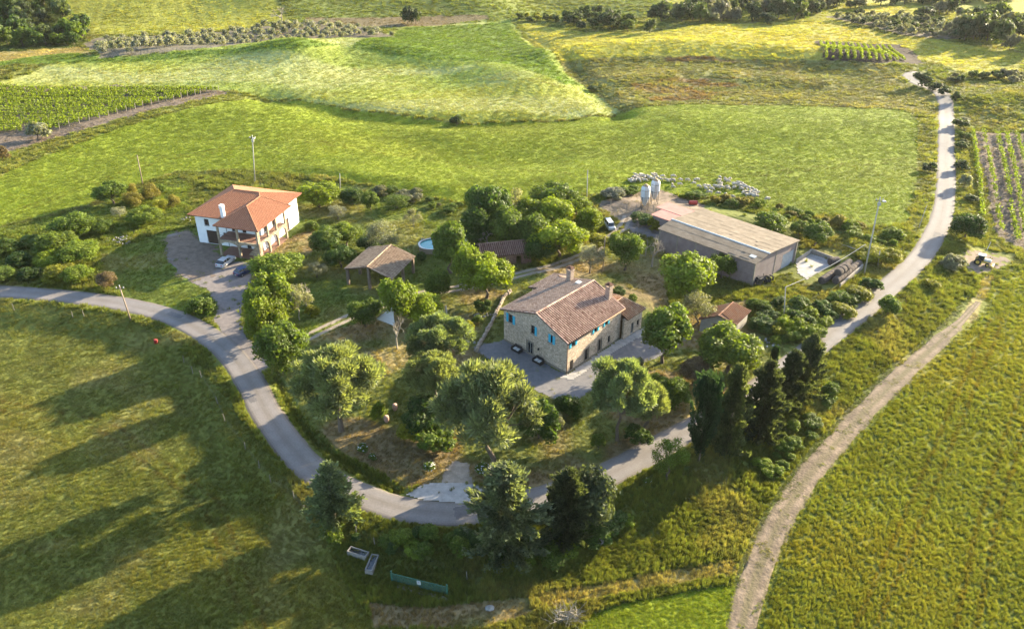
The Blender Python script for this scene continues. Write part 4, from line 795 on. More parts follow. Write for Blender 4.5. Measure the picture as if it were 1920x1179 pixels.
# ---------------- stone farmhouse ----------------
farmstone = stone_mat('farm_stone', (.42,.325,.24), (.54,.44,.345), (.50,.41,.31), 3.4, .66, 1.34)
tileM = M('clay_tiles', (.11,.05,.036), (.16,.075,.052), 5, rough=.9, tint=(.46,.32,.25))
tileBase = M('clay_channel', (.05,.023,.015), (.085,.04,.027), 6, rough=.95, bump=.03)
lichenM = M('lichened_tiles', (.11,.062,.045), (.15,.095,.07), 5, rough=.95, tint=(.30,.225,.18))
FH = Fr((8.39, 106.33), 48.0, 134.3); fh = empty('stone_farmhouse', FH.O, 'two-storey stone farmhouse with tiled gable roof and turquoise shutters', 'farmhouse')
LA, LB, EV, RZ, RB = 14.1, 13.9, 6.0, 8.35, 6.3
gw = [(12.3-.5, 12.3+.5, 3.95, 5.55), (7.3-.45, 7.3+.45, 4.0, 5.6), (3.5-.5, 3.5+.5, 4.1, 5.6)]
gd = [(7.3, 8.5, .1, 2.3)]
sw = [(1.0, 1.95, 4.35, 5.7), (6.75, 7.6, 4.35, 5.65), (9.6, 10.4, 4.35, 5.6)]
sd_ = [(.8, 1.7, .1, 1.9), (4.55, 5.5, .1, 2.25), (8.1, 8.9, .15, 2.4), (10.75, 11.45, .5, 1.9)]
m = MB(FH); T_ = .45
wall(m, 'b', 0, T_, T_, LB - T_, 0, EV - .25, gw + gd); wall(m, 'a', 0, T_, 0, LA, 0, EV - .25, sw + sd_)
wall(m, 'b', LA, -T_, T_, LB - T_, 0, EV - .25); wall(m, 'a', LB, -T_, 0, LA, 0, EV - .25)
for a in (0, LA - T_): m.prism([(a, 0, EV - .25), (a, LB, EV - .25), (a, LB, EV - .22), (a, RB, RZ - .22), (a, 0, EV - .22)], (T_, 0, 0))
m.build('wall', farmstone, fh)
m = MB(FH); m.box(-.06, 0, -.06, LB, 0, .35); m.box(0, LA, -.06, 0, 0, .25); m.build('footing', STONE_TRIM, fh)
o = .45; m = MB(FH); K = (RZ - EV) / RB; K2 = (RZ - EV) / (LB - RB)
zE, zE2 = EV - o * K, EV - o * K2
m.prism([(-o, -o, zE), (LA + .3, -o, zE), (LA + .3, RB, RZ), (-o, RB, RZ)], (0, 0, -.16)); m.prism([(-o, LB + o, zE2), (LA + .3, LB + o, zE2), (LA + .3, RB, RZ - .002), (-o, RB, RZ - .002)], (0, 0, -.16))
rf = m.build('roof', tileBase, fh)
m = MB(FH); tiles(m, (-o, -o, zE), (LA + .3, -o, zE), (LA + .3, RB, RZ), (-o, RB, RZ), sp=.42, rad=.10, seed=3)
m.build('roof_tiles', tileM, rf, kind='stuff')
m = MB(FH); tiles(m, (-o, LB + o, zE2), (LA + .3, LB + o, zE2), (LA + .3, RB, RZ), (-o, RB, RZ), sp=.42, rad=.12, seed=4); m.build('roof_tiles', lichenM, rf, kind='stuff')
m = MB(FH); ridge_tiles(m, (-o, RB, RZ), (LA + .3, RB, RZ), .17, seed=5)
for b0, b1, z0, z1 in ((-o, RB, zE, RZ), (LB + o, RB, zE2, RZ)):
    ridge_tiles(m, (-o + .05, b0, z0), (-o + .05, b1, z1), .12, seed=6); ridge_tiles(m, (LA + .25, b0, z0), (LA + .25, b1, z1), .12, seed=7)
m.build('ridge_tiles', tileM, rf, kind='stuff')
m = MB(FH); m.box(12.2, 13.1, 7.8, 8.7, 7.6, 8.02); m.build('skylight', WHITE, rf)
for i, h in enumerate(gw): window(FH, fh, 'b', 0, 1, *h, BROWNW, GLASS, BLUE, (1, 0) if i == 2 else ((1, 1) if i == 0 else (1, None)), lab='window with one turquoise shutter hanging beside a dark opening' if i == 1 else None)
for h in sw: window(FH, fh, 'a', 0, 1, *h, BROWNW, GLASS, BLUE, (1, 1))
window(FH, fh, 'b', 0, 1, *gd[0], WHITE, GLASS, name='door', lab='glazed white door with stone surround')
for i, h in enumerate(sd_): window(FH, fh, 'a', 0, 1, *h, BROWNW, GLASS if i else WOOD, name='door' if i < 3 else 'window', bars=i == 1)
m = MB(FH); m.box(-.09, 0, 7.1, 7.3, 0, 2.5); m.box(-.09, 0, 8.5, 8.7, 0, 2.5); m.box(-.09, 0, 7.3, 8.5, 2.3, 2.5); m.build('door_surround', STONE_TRIM, fh)
m = MB(FH)
for h in sd_[1:3]: m.box(h[0] - .18, h[0], -.08, 0, 0, h[3] + .2); m.box(h[1], h[1] + .18, -.08, 0, 0, h[3] + .2); m.box(h[0], h[1], -.08, 0, h[3], h[3] + .2)
m.build('door_surround', STONE_TRIM, fh)
m = MB(FH); m.tube((-.02, -.10, .1), (-.02, -.10, EV - .1), .06); m.tube((LA + .02, -.14, .1), (LA + .02, -.14, EV - .1), .055); m.build('downpipe', DRAIN, fh, smooth=True)
m = MB(FH); m.tube((-o, -o - .07, zE - .12), (LA + .3, -o - .07, zE - .12), .08); m.build('gutter', DRAIN, fh, smooth=True)
m = MB(FH); m.box(-.28, -.02, 5.8, 6.0, 1.75, 2.05); m.build('wall_lamp', METAL, fh)
def chimney(fr, root, a, b, z0, z1, mat, w=.85):
    m = MB(fr); h = w / 2; m.box(a - h, a + h, b - h, b + h, z0, z1); m.box(a - h - .1, a + h + .1, b - h - .1, b + h + .1, z1, z1 + .13)
    for da in (-h + .08, h - .08):
        for db in (-h + .08, h - .08): m.box(a + da - .08, a + da + .08, b + db - .08, b + db + .08, z1 + .13, z1 + .45)
    c = m.build('chimney', mat, root, bevel=.02); m = MB(fr); m.prism([(a - h - .12, b - h - .12, z1 + .45), (a + h + .12, b - h - .12, z1 + .45), (a + h + .12, b + h + .12, z1 + .45), (a - h - .12, b + h + .12, z1 + .45)], (0, 0, .08))
    k = [m.pt(a + x_, b + y_, z1 + .53) for x_, y_ in ((-h, -h), (h, -h), (h, h), (-h, h))]; n0 = len(m.V); m.V += k + [m.pt(a, b, z1 + .8)]
    m.F += [[n0, n0 + 1, n0 + 4], [n0 + 1, n0 + 2, n0 + 4], [n0 + 2, n0 + 3, n0 + 4], [n0 + 3, n0, n0 + 4]]; m.t += [0] * 4; m.build('chimney_cap', tileBase, c)
chimM = stone_mat('chimney_plaster', (.27,.20,.165), (.33,.26,.215), (.28,.22,.18), 4)
chimney(FH, fh, 13.5, 10.9, 6.4, 8.9, chimM, .95); chimney(FH, fh, 13.6, 2.5, 6.4, 8.9, chimM, .9)
# rear annex and right extension
an = empty('farmhouse_annex', FH.O, 'low rear wing of the stone farmhouse with a mottled pink tiled roof', 'house wing'); an.parent = None
m = MB(FH); wall(m, 'a', 17.4, -.4, 10.9, 17, 0, 4.3); wall(m, 'b', 10.9, .4, LB + .05, 17, 0, 4.3); wall(m, 'b', 16.8, .4, 8.5, 17.4, 0, 4.3); wall(m, 'a', 8.1, .4, LA + .05, 16.8, 0, 4.3); m.build('wall', farmstone, an)
m = MB(FH); m.prism([(10.4, 17.9, 4.15), (17.6, 17.9, 4.15), (17.6, LB + .5, 5.15), (10.4, LB + .5, 5.15)], (0, 0, -.15)); m.prism([(LA + .35, 8.0, 6.2), (LA + .35, LB + .497, 6.2), (17.9, LB + .497, 4.6), (17.9, 8.0, 4.6)], (0, 0, -.15)); rf = m.build('roof', tileBase, an)
m = MB(FH); tiles(m, (10.4, 17.9, 4.15), (17.6, 17.9, 4.15), (17.6, LB + .5, 5.15), (10.4, LB + .5, 5.15), sp=.42, rad=.12, seed=14); tiles(m, (17.9, 8.0, 4.6), (17.9, LB + .5, 4.6), (LA + .35, LB + .5, 6.2), (LA + .35, 8.0, 6.2), sp=.42, rad=.12, seed=15); m.build('roof_tiles', lichenM, rf, kind='stuff')
ex = empty('farmhouse_extension', FH.O, 'low hip-roofed extension with orange tiles at the right end of the stone farmhouse', 'house wing')
m = MB(FH); A1, B0, B1, ZE, ZT = 19.3, -.75, 5.4, 3.9, 5.3; eh = [(16.2, 17.1, .1, 2.2), (17.9, 18.6, 1.0, 2.1)]
wall(m, 'a', B0, .4, LA + .05, A1, 0, ZE - .1, eh); wall(m, 'b', A1, -.4, B0 + .4, B1, 0, ZE - .1); wall(m, 'a', B1, -.4, LA + .05, A1 - .4, 0, ZE - .1); m.build('wall', farmstone, ex)
window(FH, ex, 'a', B0, 1, *eh[0], WHITE, GLASS, name='door'); window(FH, ex, 'a', B0, 1, *eh[1], BROWNW, GLASS)
c0, c1, c2, c3 = (LA + .35, B0 - .4, ZE - .1), (A1 + .4, B0 - .4, ZE - .1), (A1 + .4, B1 + .4, ZE - .1), (LA + .35, B1 + .4, ZE - .1); r0 = (LA + .35, 2.4, ZT); r1 = (A1 - 1.6, 2.4, ZT)
m = MB(FH); m.prism([c0, c1, r1, r0], (0, 0, -.14)); m.prism([c1, c2, r1], (0, 0, -.141)); m.prism([c2, c3, r0, r1], (0, 0, -.142)); rf = m.build('roof', tileBase, ex)
orange = M('orange_tiles', (.20,.08,.035), (.26,.11,.05), 5, rough=.9, tint=(.44,.29,.18))
m = MB(FH); tiles(m, c0, c1, r1, r0, sp=.38, rad=.105, seed=8); tiles(m, c1, c2, r1, r1, sp=.38, rad=.105, seed=9); tiles(m, c3, c2, r1, r0, sp=.38, rad=.105, seed=10)
ridge_tiles(m, r0, r1, .14); ridge_tiles(m, c1, r1, .13); ridge_tiles(m, c2, r1, .13); m.build('roof_tiles', orange, rf, kind='stuff')
# benches by the gable wall
for b, lab in ((10.0, 'left dark wicker bench with white cushions against the farmhouse gable wall'), (5.2, 'right dark wicker bench with white cushions against the farmhouse gable wall')):
    bo = empty('garden_bench', Vector(FH.O) + Vector(FH.p(-1.0, b, .05)), lab, 'bench', 'benches by the farmhouse wall'); F2 = Fr((0, 0), 48, 134.3)
    m = MB(F2); m.box(-.42, .42, -.8, .8, .12, .42); m.build('seat', METAL, bo, bevel=.03); m = MB(F2); m.box(.42, .56, -.8, .8, .1, .95); m.build('backrest', METAL, bo, bevel=.03)
    for y in (-.92, .8): m = MB(F2); m.box(-.42, .56, y, y + .12, .1, .68); m.build('armrest', METAL, bo)
    for y in (-.62, .04): m = MB(F2); m.box(-.3, .36, y, y + .56, .425, .52); m.build('cushion', WHITE, bo, bevel=.04)
    for x_ in (-.36, .4):
        for y in (-.72, .66): m = MB(F2); m.box(x_ - .04, x_ + .04, y, y + .07, 0, .12); m.build('leg', METAL, bo)

# ---------------- long grey barn ----------------
corr = M('fibre_cement', (.125,.098,.072), (.175,.142,.108), 1.0, 6, rough=.95, bump=.02, bscale=6, obj=.10)
panelM = M('concrete_panel', (.15,.118,.115), (.20,.162,.155), .8, 6, rough=.95, bump=.01, obj=.06)
BN = Fr((44.31, 135.17), 42.6, 134.4); bn = empty('barn', BN.O, 'long grey concrete barn with pale ridge stripe and weathered sheet roof', 'barn')
WA, WBm, BE, BR, BRA = 14.6, 21.4, 4.75, 5.45, 4.2
def zr(a): return BE + (BR - BE) * (a / BRA) if a < BRA else BE + (BR - BE) * (WA - a) / (WA - BRA)
nb = 5; sl = MB(BN)
for i in range(nb):                                   # near long wall, two panels high per bay
    b0, b1 = i * WBm / nb, (i + 1) * WBm / nb
    for z0, z1 in ((0, 2.3), (2.34, BE - .1)): m = MB(BN); m.box(.05, .3, b0 + .17, b1 - .17, z0, z1); m.build('wall_panel', panelM, bn)
    for z0, z1 in ((0, 2.3), (2.34, BE - .1)): m = MB(BN); m.box(WA - .3, WA - .05, b0 + .17, b1 - .17, z0, z1); m.build('wall_panel', panelM, bn)
for i in range(nb + 1):
    b = i * WBm / nb; m = MB(BN); m.box(0, .35, b - .155, b + .155, 0, BE - .08); m.build('pillar', STONE_TRIM, bn); m = MB(BN); m.box(WA - .35, WA, b - .155, b + .155, 0, BE - .08); m.build('pillar', STONE_TRIM, bn)
for b, th in ((.02, .25), (WBm - .27, .25)):          # gable ends
    dr = [(9.9, 14.0, 0, 3.1)] if b < 1 else []
    m = MB(BN); wall(m, 'a', b, th, .36, 7.2, 0, 2.6); m.build('wall_panel', panelM, bn); m = MB(BN); wall(m, 'a', b, th, 7.5, WA - .36, 0, 3.12, dr); m.build('wall_panel', panelM, bn)
    m = MB(BN); m.prism([(.36, b, 2.64), (7.2, b, 2.64), (7.2, b, zr(7.2) - .12), (BRA, b, BR - .12), (.36, b, zr(.36) - .12)], (0, th, 0)); m.build('wall_panel', panelM, bn)
    m = MB(BN); m.prism([(7.5, b, 3.16), (WA - .36, b, 3.16), (WA - .36, b, zr(WA - .36) - .12), (7.5, b, zr(7.5) - .12)], (0, th, 0)); m.build('wall_panel', panelM, bn)
    m = MB(BN); m.box(7.22, 7.48, b - .04, b + th + .04, 0, zr(7.35) - .15); m.build('pillar', STONE_TRIM, bn)
DOORW = M('pale_metal_door', (.24,.26,.29), (.28,.30,.33), 1.5, rough=.45)
dl = MB(BN); dl.box(9.92, 13.98, .1, .18, .02, 3.08); dl = dl.build('sliding_door', DOORW, bn)
for k in range(8): m = MB(BN); a = 10.15 + k * .5; m.box(a, a + .06, .06, .098, .05, 3.05); m.build('rib', DOORW, dl)
def sheet(a0, a1, b0, b1, g):
    V = MB(BN); n = 8; k = len(V.V); t = g.uniform(0, .02)
    for j in (0, 1):
        for i in range(2 * n + 1):
            b = b0 + (b1 - b0) * i / (2 * n); a = a0 if j == 0 else a1; V.V.append(V.pt(a, b, zr(a) + .02 + t + (.035 if i % 2 else 0) + (.02 if j == 0 else 0) * (1 if a0 < BRA else 1)))
    n2 = 2 * n + 1; V.F += [[i, i + 1, n2 + i + 1, n2 + i] for i in range(2 * n)]; V.t += [0] * (2 * n)
    V.prism([(a0, b0, zr(a0) - .05), (a1, b0, zr(a1) - .05), (a1, b1, zr(a1) - .05), (a0, b1, zr(a0) - .05)], (0, 0, .045)); return V
g_ = random.Random(3)
def slope(a0, a1, na, nbb):
    for i in range(na):
        for j in range(nbb):
            x0, x1 = a0 + (a1 - a0) * i / na, a0 + (a1 - a0) * (i + 1) / na; y0, y1 = -.35 + (WBm + .7) * j / nbb, -.35 + (WBm + .7) * (j + 1) / nbb
            sheet(x0, x1, y0, y1, g_).build('roof_sheet', corr, bn)
slope(-.3, BRA - .02, 2, 12); slope(BRA + .02, WA + .3, 6, 12)
m = MB(BN); m.prism([(BRA - .28, -.4, BR - .02), (BRA, -.4, BR + .13), (BRA + .28, -.4, BR + .03)], (0, WBm + .8, 0)); m.build('ridge_cap', WHITE, bn)
for a0, b0, w_, l_ in ((.3, 1.4, .5, 2.0), (.2, 4.2, .35, 1.6), (1.2, .9, .8, 1.2), (1.9, 3.2, .5, .8), (5.5, 3.0, .4, .7), (7.2, 4.1, .5, .5), (6.3, 9.2, .5, .6)):
    m = MB(BN); m.prism([(a0, b0, zr(a0) + .085), (a0 + w_, b0, zr(a0 + w_) + .085), (a0 + w_, b0 + l_, zr(a0 + w_) + .085), (a0, b0 + l_, zr(a0) + .085)], (0, 0, .03)); m.build('roof_patch', WHITE if w_ > .6 else corr, bn)
# pink roofed shed behind
pink = M('pink_roof_paint', (.33,.155,.125), (.38,.19,.155), .8, rough=.8)
ps = empty('pink_roofed_shed', BN.O, 'low flat shed with pink painted roof between silos and barn', 'shed')
m = MB(BN); wall(m, 'a', 21.9, .2, 7.4, 14.3, 0, 3.1); wall(m, 'b', 7.4, .2, 22.1, 28.8, 0, 3.1, [(22.6, 25, 0, 2.5)]); wall(m, 'b', 14.1, .2, 22.1, 30, 0, 3.1); wall(m, 'a', 29.8, .2, 10.8, 14.1, 0, 3.1); wall(m, 'a', 28.6, .2, 7.6, 10.8, 0, 3.1); m.build('wall', panelM, ps)
m = MB(BN); m.prism([(7.1, 21.7, 3.3), (10.7, 21.7, 3.45), (10.7, 29.1, 3.45), (7.1, 29.1, 3.3)], (0, 0, .1)); m.prism([(10.72, 21.7, 3.5), (14.6, 21.7, 3.6), (14.6, 30.6, 3.6), (10.72, 30.6, 3.5)], (0, 0, .1)); m.build('roof', pink, ps)
# feed silos
SILO = M('silo_fibreglass', (.40,.41,.43), (.47,.47,.48), 1.2, rough=.45, bump=.005); RUST = M('rust_stain', (.22,.15,.09), (.30,.22,.14), 3, rough=.8)
for (x_, y_, lab) in ((29.3, 170.4, 'nearer white feed silo on legs behind the pink roofed shed'), (31.9, 173.4, 'farther white feed silo on legs with a rusty ladder')):
    so = empty('feed_silo', GZ(x_, y_), lab, 'silo', 'feed silos'); prof = [(.18, .9), (.28, 1.0), (.95, 2.7), (1.02, 3.0), (1.05, 4.6), (.98, 5.1), (.72, 5.5), (.4, 5.68), (.3, 5.72)]
    MB().lathe((0, 0, 0), prof, 20).build('tank', SILO, so, smooth=True); MB().lathe((0, 0, 0), [(.72, 5.505), (.74, 5.515), (.42, 5.70), (.31, 5.85), (.02, 5.88)], 20).build('lid', RUST, so, smooth=True)
    for zz in (3.0, 4.6): MB().lathe((0, 0, 0), [(1.03, zz - .04), (1.08, zz - .03), (1.08, zz + .03), (1.03, zz + .04)], 20).build('hoop', METAL, so)
    for k in range(4): a = R(45 + 90 * k); m = MB(); m.tube((math.cos(a) * 1.0, math.sin(a) * 1.0, 0), (math.cos(a) * 1.03, math.sin(a) * 1.03, 3.1), .06); m.build('leg', METAL, so)
    m = MB(); m.tube((-.2, -1.15, 0), (-.2, -1.12, 5.9), .03, n=4); m.tube((.2, -1.15, 0), (.2, -1.12, 5.9), .03, n=4)
    for k in range(16): m.tube((-.2, -1.14, .3 + k * .35), (.2, -1.14, .3 + k * .35), .02, n=4)
    m.build('ladder', RUST, so)

# ---------------- white house with loggia ----------------
WHf = Fr((-49.07, 145.88), 75.1, 163.6); wh = empty('white_house', WHf.O, 'white two-storey house with terracotta hip roof and arched corner loggia', 'house')
plaster = M('white_plaster', (.58,.59,.61), (.64,.645,.66), .7, rough=.9, bump=.006); cream = stone_mat('loggia_stone', (.26,.20,.14), (.33,.27,.19), (.30,.245,.18), 3)
terra = M('terracotta_tiles', (.215,.080,.040), (.25,.095,.048), 3, rough=.85, tint=(.29,.13,.07)); terraB = M('terracotta_base', (.14,.055,.04), (.17,.07,.05), 5, rough=.9, bump=.02); floorT = M('terracotta_floor', (.15,.075,.055), (.20,.11,.08), 4, rough=.7, bump=.005)
ZR1 = 6.35; A0, A1, B0, B1 = 3.95, 18.9, 1.75, 16.7; gl = .3
m = MB(WHf); fl = [(13.7, 14.6, 4.2, 5.6), (10.2, 10.9, 4.2, 5.5), (11.6, 14.2, 0, 2.9), (9.7, 10.5, 1.9, 3.1)]
fl = [(13.6, 14.7, 4.0, 5.4), (10.3, 10.95, 4.1, 5.3), (12.2, 14.6, .05, 3.0), (10.0, 10.7, 1.5, 2.9), (7.6, 8.5, 3.42, 5.5), (5.2, 6.1, 3.42, 5.5), (4.6, 5.6, .05, 2.3)]
wall(m, 'b', A0, gl, B0 + gl, B1 - gl, 0, ZR1 - .1, fl); wall(m, 'a', B0, gl, A0, A1, 0, ZR1 - .1, [(12.9, 14.6, .05, 2.9), (8.2, 9.2, 3.42, 5.5), (5.0, 5.8, 3.42, 5.4)])
wall(m, 'b', A1, -gl, B0 + gl, B1 - gl, 0, ZR1 - .1); wall(m, 'a', B1, -gl, A0, A1, 0, ZR1 - .1); m.build('wall', plaster, wh)
for i, h in enumerate(fl): window(WHf, wh, 'b', A0, 1, *h, BROWNW, BROWNW if i in (0, 2, 3, 4, 5) else GLASS, name='garage_door' if i == 2 else ('door' if i >= 4 else 'window'), lab='brown garage door' if i == 2 else None)
window(WHf, wh, 'a', B0, 1, 12.9, 14.6, .05, 2.9, WOOD, WOOD, name='door', lab='tall tan wooden door'); window(WHf, wh, 'a', B0, 1, 8.2, 9.2, 3.42, 5.5, BROWNW, BROWNW, name='door'); window(WHf, wh, 'a', B0, 1, 5.0, 5.8, 3.42, 5.4, BROWNW, GLASS, name='door')
m = MB(WHf); m.box(.15, A0, .3, 9.3, 3.1, 3.4); m.box(A0, 10.7, .3, B0, 3.1, 3.4); m.build('loggia_floor', floorT, wh); m = MB(WHf); m.box(-.2, A0, 0, 9.3, -.05, .1); m.box(A0, 10.7, 0, B0, -.05, .1); m.build('porch_floor', floorT, wh)
def arcade(axis, c, th, piers, z_spring, z_top, z_cap):
    """piers with round arches between them and columns above"""
    m = MB(WHf)
    def bx(s0, s1, z0, z1): (m.box(s0, s1, c, c + th, z0, z1) if axis == 'a' else m.box(c, c + th, s0, s1, z0, z1))
    for i, s in enumerate(piers): bx(s - .22, s + .22, 0, z_top)
    for s0, s1 in zip(piers[:-1], piers[1:]):
        a, b = s0 + .22, s1 - .22; cx = (a + b) / 2; rx = (b - a) / 2; n = 10; rz_ = z_top - .35 - z_spring
        for k in range(n):
            t0, t1 = math.pi * k / n, math.pi * (k + 1) / n; xa, xb = cx - rx * math.cos(t0), cx - rx * math.cos(t1); za, zb = z_spring + rz_ * math.sin(t0), z_spring + rz_ * math.sin(t1)
            P = [(xa, za), (xb, zb), (xb, z_top), (xa, z_top)]
            m.prism([((x_, c, z_) if axis == 'a' else (c, x_, z_)) for x_, z_ in P], (0, th, 0) if axis == 'a' else (th, 0, 0))
    m.build('arcade', cream, wh)
    for s in piers: m = MB(WHf); (m.box(s - .19, s + .19, c + .03, c + th - .03, z_top + .003, z_cap) if axis == 'a' else m.box(c + .03, c + th - .03, s - .19, s + .19, z_top + .003, z_cap)); m.build('column', cream, wh)
arcade('b', -.25, .4, [8.9, 4.6, .22], 1.5, 3.45, ZR1 - .12); arcade('a', .0, .4, [.36, 3.8, 7.1, 10.6], 1.5, 3.453, ZR1 - .125)
m = MB(WHf); m.box(.05, .1, .5, 8.7, 4.3, 4.36); m.box(.5, 10.4, .1, .15, 4.3, 4.36)
m.build('handrail', METAL, wh)
st = MB(WHf)
for k in range(9): st.box(1.2 + k * .0, 2.3, 1.0 + k * .28, 1.28 + k * .28, .1 + 0, .1 + .33 * (9 - k) * .9)
st.build('stairs', cream, wh)
def hip(fr, root, a0, a1, b0, b1, ze, zr_, ra, rb, seed, mat, base, name='roof'):
    """hip roof: ridge from ra to rb (points)"""
    m = MB(fr); c = [(a0, b0, ze), (a1, b0, ze), (a1, b1, ze), (a0, b1, ze)]; faces = []
    if ra[1] == rb[1]: faces = [(c[0], c[1], rb, ra), (c[1], c[2], rb, rb), (c[3], c[2], rb, ra), (c[0], c[3], ra, ra)]
    else: faces = [(c[0], c[1], ra, ra), (c[1], c[2], rb, ra), (c[3], c[2], rb, rb), (c[0], c[3], rb, ra)]
    for i, (p, q, r, s) in enumerate(faces): m.prism([p, q, r] if r == s else [p, q, r, s], (0, 0, -.15 - i * .002))
    rf = m.build(name, base, root); m = MB(fr)
    for i, (p, q, r, s) in enumerate(faces): tiles(m, p, q, r, s, sp=.4, course=.42, rad=.19, seed=seed + i, lift=.03, flat=True)
    m.build('roof_tiles', mat, rf, kind='stuff'); m = MB(fr); ridge_tiles(m, ra, rb, .14, seed=seed)
    for k in c: d0 = (k[0] - ra[0]) ** 2 + (k[1] - ra[1]) ** 2; d1 = (k[0] - rb[0]) ** 2 + (k[1] - rb[1]) ** 2; ridge_tiles(m, k, ra if d0 < d1 else rb, .13, seed=seed + 9)
    m.build('ridge_tiles', mat, rf, kind='stuff'); return rf
hip(WHf, wh, 3.05, 19.8, .85, 17.6, ZR1, 8.7, (12.3, 6.3, 8.75), (12.3, 12.1, 8.75), 20, terra, terraB)
hip(WHf, wh, -.4, 12.9, -.35, 9.6, ZR1 + .05, 8.7, (5.6, 5.3, 8.55), (11.0, 5.3, 8.56), 40, terra, terraB)
m = MB(WHf); m.box(3.35, 4.05, 9.35, 10.05, 6.2, 8.6); c = m.build('chimney', plaster, wh, bevel=.02); m = MB(WHf); m.box(3.25, 4.15, 9.25, 10.15, 8.6, 8.72)
for q in ((3.4, 9.4), (3.85, 9.4), (3.4, 9.85), (3.85, 9.85)): m.box(q[0], q[0] + .18, q[1], q[1] + .18, 8.72, 9.0)
m.box(3.28, 4.12, 9.28, 10.12, 9.0, 9.1); m.build('chimney_cap', plaster, c)
m = MB(WHf); m.tube((A0 - .08, 9.7, .1), (A0 - .08, 9.7, ZR1 - .1), .05); m.build('downpipe', METAL, wh)

# ---------------- open pergola barn ----------------
PG = Fr((-26.15, 133.85), 71.2, 156.3); pg = empty('open_barn', PG.O, 'open-sided tiled hay shelter standing on brick posts in the garden', 'open barn')
postM = stone_mat('post_brick', (.17,.12,.09), (.24,.18,.14), (.22,.18,.14), 5)
PE, PR, PL, W1, W2 = 3.35, 4.75, 9.4, 5.0, 5.2
for a in (.2, PL / 2, PL - .3):
    for b in (W1 - .35, 0, -W2 + .35):
        if b == 0 and a == PL / 2: continue
        m = MB(PG); m.box(a - .24, a + .24, b - .24, b + .24, 0, (PR if b == 0 else PE) - .1); m.build('post', postM, pg, bevel=.02)
m = MB(PG)
for a in (.2, PL / 2, PL - .3): m.prism([(a - .09, W1 - .3, PE - .12), (a - .09, 0, PR - .2), (a - .09, -W2 + .3, PE - .12), (a - .09, -W2 + .3, PE - .34), (a - .09, 0, PR - .42), (a - .09, W1 - .3, PE - .34)], (.18, 0, 0))
for b, z in ((W1 - .4, PE - .08), (0, PR - .1), (-W2 + .4, PE - .08)): m.box(-.1, PL, b - .1, b + .1, z - .2, z)
m.build('beam', WOOD, pg)
oldM = M('old_tiles', (.12,.068,.045), (.17,.105,.07), 4, rough=.95, tint=(.32,.235,.16)); m = MB(PG)
m.prism([(-.3, W1, PE - .05), (PL + .2, W1, PE - .05), (PL + .2, 0, PR), (-.3, 0, PR)], (0, 0, -.06)); m.prism([(-.3, -W2, PE - .05), (PL + .2, -W2, PE - .05), (PL + .2, 0, PR - .002), (-.3, 0, PR - .002)], (0, 0, -.06)); rf = m.build('roof', tileBase, pg)
m = MB(PG); tiles(m, (-.3, W1, PE - .05), (PL + .2, W1, PE - .05), (PL + .2, 0, PR), (-.3, 0, PR), sp=.4, rad=.12, seed=31); tiles(m, (-.3, -W2, PE - .05), (PL + .2, -W2, PE - .05), (PL + .2, 0, PR), (-.3, 0, PR), sp=.4, rad=.12, seed=32)
ridge_tiles(m, (-.3, 0, PR), (PL + .2, 0, PR), .17, seed=3); ridge_tiles(m, (-.2, W1, PE), (-.2, 0, PR), .12); ridge_tiles(m, (-.2, -W2, PE), (-.2, 0, PR), .12); ridge_tiles(m, (PL + .1, -W2, PE), (PL + .1, 0, PR), .13); m.build('roof_tiles', oldM, rf, kind='stuff')

# ---------------- small tiled shed in the grove, rusty shed by the road ----------------
def gable_shed(name, fr, L, B0, B1, ze, zr_, wallM, tm, lab, seed, holes=(), rb=None, cat='shed', bh=()):
    rb = (B0 + B1) / 2 if rb is None else rb; o = empty(name, fr.O, lab, cat); m = MB(fr); wall(m, 'a', B0, .3, 0, L, 0, ze - .1, holes); wall(m, 'a', B1, -.3, 0, L, 0, ze - .1); wall(m, 'b', 0, .3, B0 + .3, B1 - .3, 0, ze - .1, bh); wall(m, 'b', L, -.3, B0 + .3, B1 - .3, 0, ze - .1)
    for a in (0, L - .3): m.prism([(a, B0, ze - .1), (a, B1, ze - .1), (a, rb, zr_ - .2)], (.3, 0, 0))
    m.build('wall', wallM, o); d = .3; m = MB(fr); m.prism([(-d, B0 - d, ze - .12), (L + d, B0 - d, ze - .12), (L + d, rb, zr_), (-d, rb, zr_)], (0, 0, -.1)); m.prism([(-d, B1 + d, ze - .12), (L + d, B1 + d, ze - .12), (L + d, rb, zr_ - .002), (-d, rb, zr_ - .002)], (0, 0, -.1)); rf = m.build('roof', tileBase, o)
    m = MB(fr); tiles(m, (-d, B0 - d, ze - .12), (L + d, B0 - d, ze - .12), (L + d, rb, zr_), (-d, rb, zr_), sp=.38, rad=.12, seed=seed); tiles(m, (-d, B1 + d, ze - .12), (L + d, B1 + d, ze - .12), (L + d, rb, zr_), (-d, rb, zr_), sp=.38, rad=.12, seed=seed + 1)
    ridge_tiles(m, (-d, rb, zr_), (L + d, rb, zr_), .15); ridge_tiles(m, (-d + .1, B0 - d, ze - .1), (-d + .1, rb, zr_), .12); ridge_tiles(m, (L + d - .1, B0 - d, ze - .1), (L + d - .1, rb, zr_), .12); m.build('roof_tiles', tm, rf, kind='stuff'); return o
redT = M('dull_red_tiles', (.11,.052,.038), (.15,.075,.055), 4, rough=.95, tint=(.24,.155,.12))
TS = Fr((-5.6, 142.6), 20.5 - 8, 102); brickM = stone_mat('shed_brick', (.20,.105,.07), (.26,.15,.11), (.25,.19,.15), 5)
gable_shed('tiled_shed', TS, 9.6, 0, 4.4, 2.5, 3.75, brickM, redT, 'low brick shed with dull red tiles at the foot of the grove', 50, [(2.6, 4.0, 0, 1.9), (6.6, 7.6, 0, 1.9)], rb=2.9)
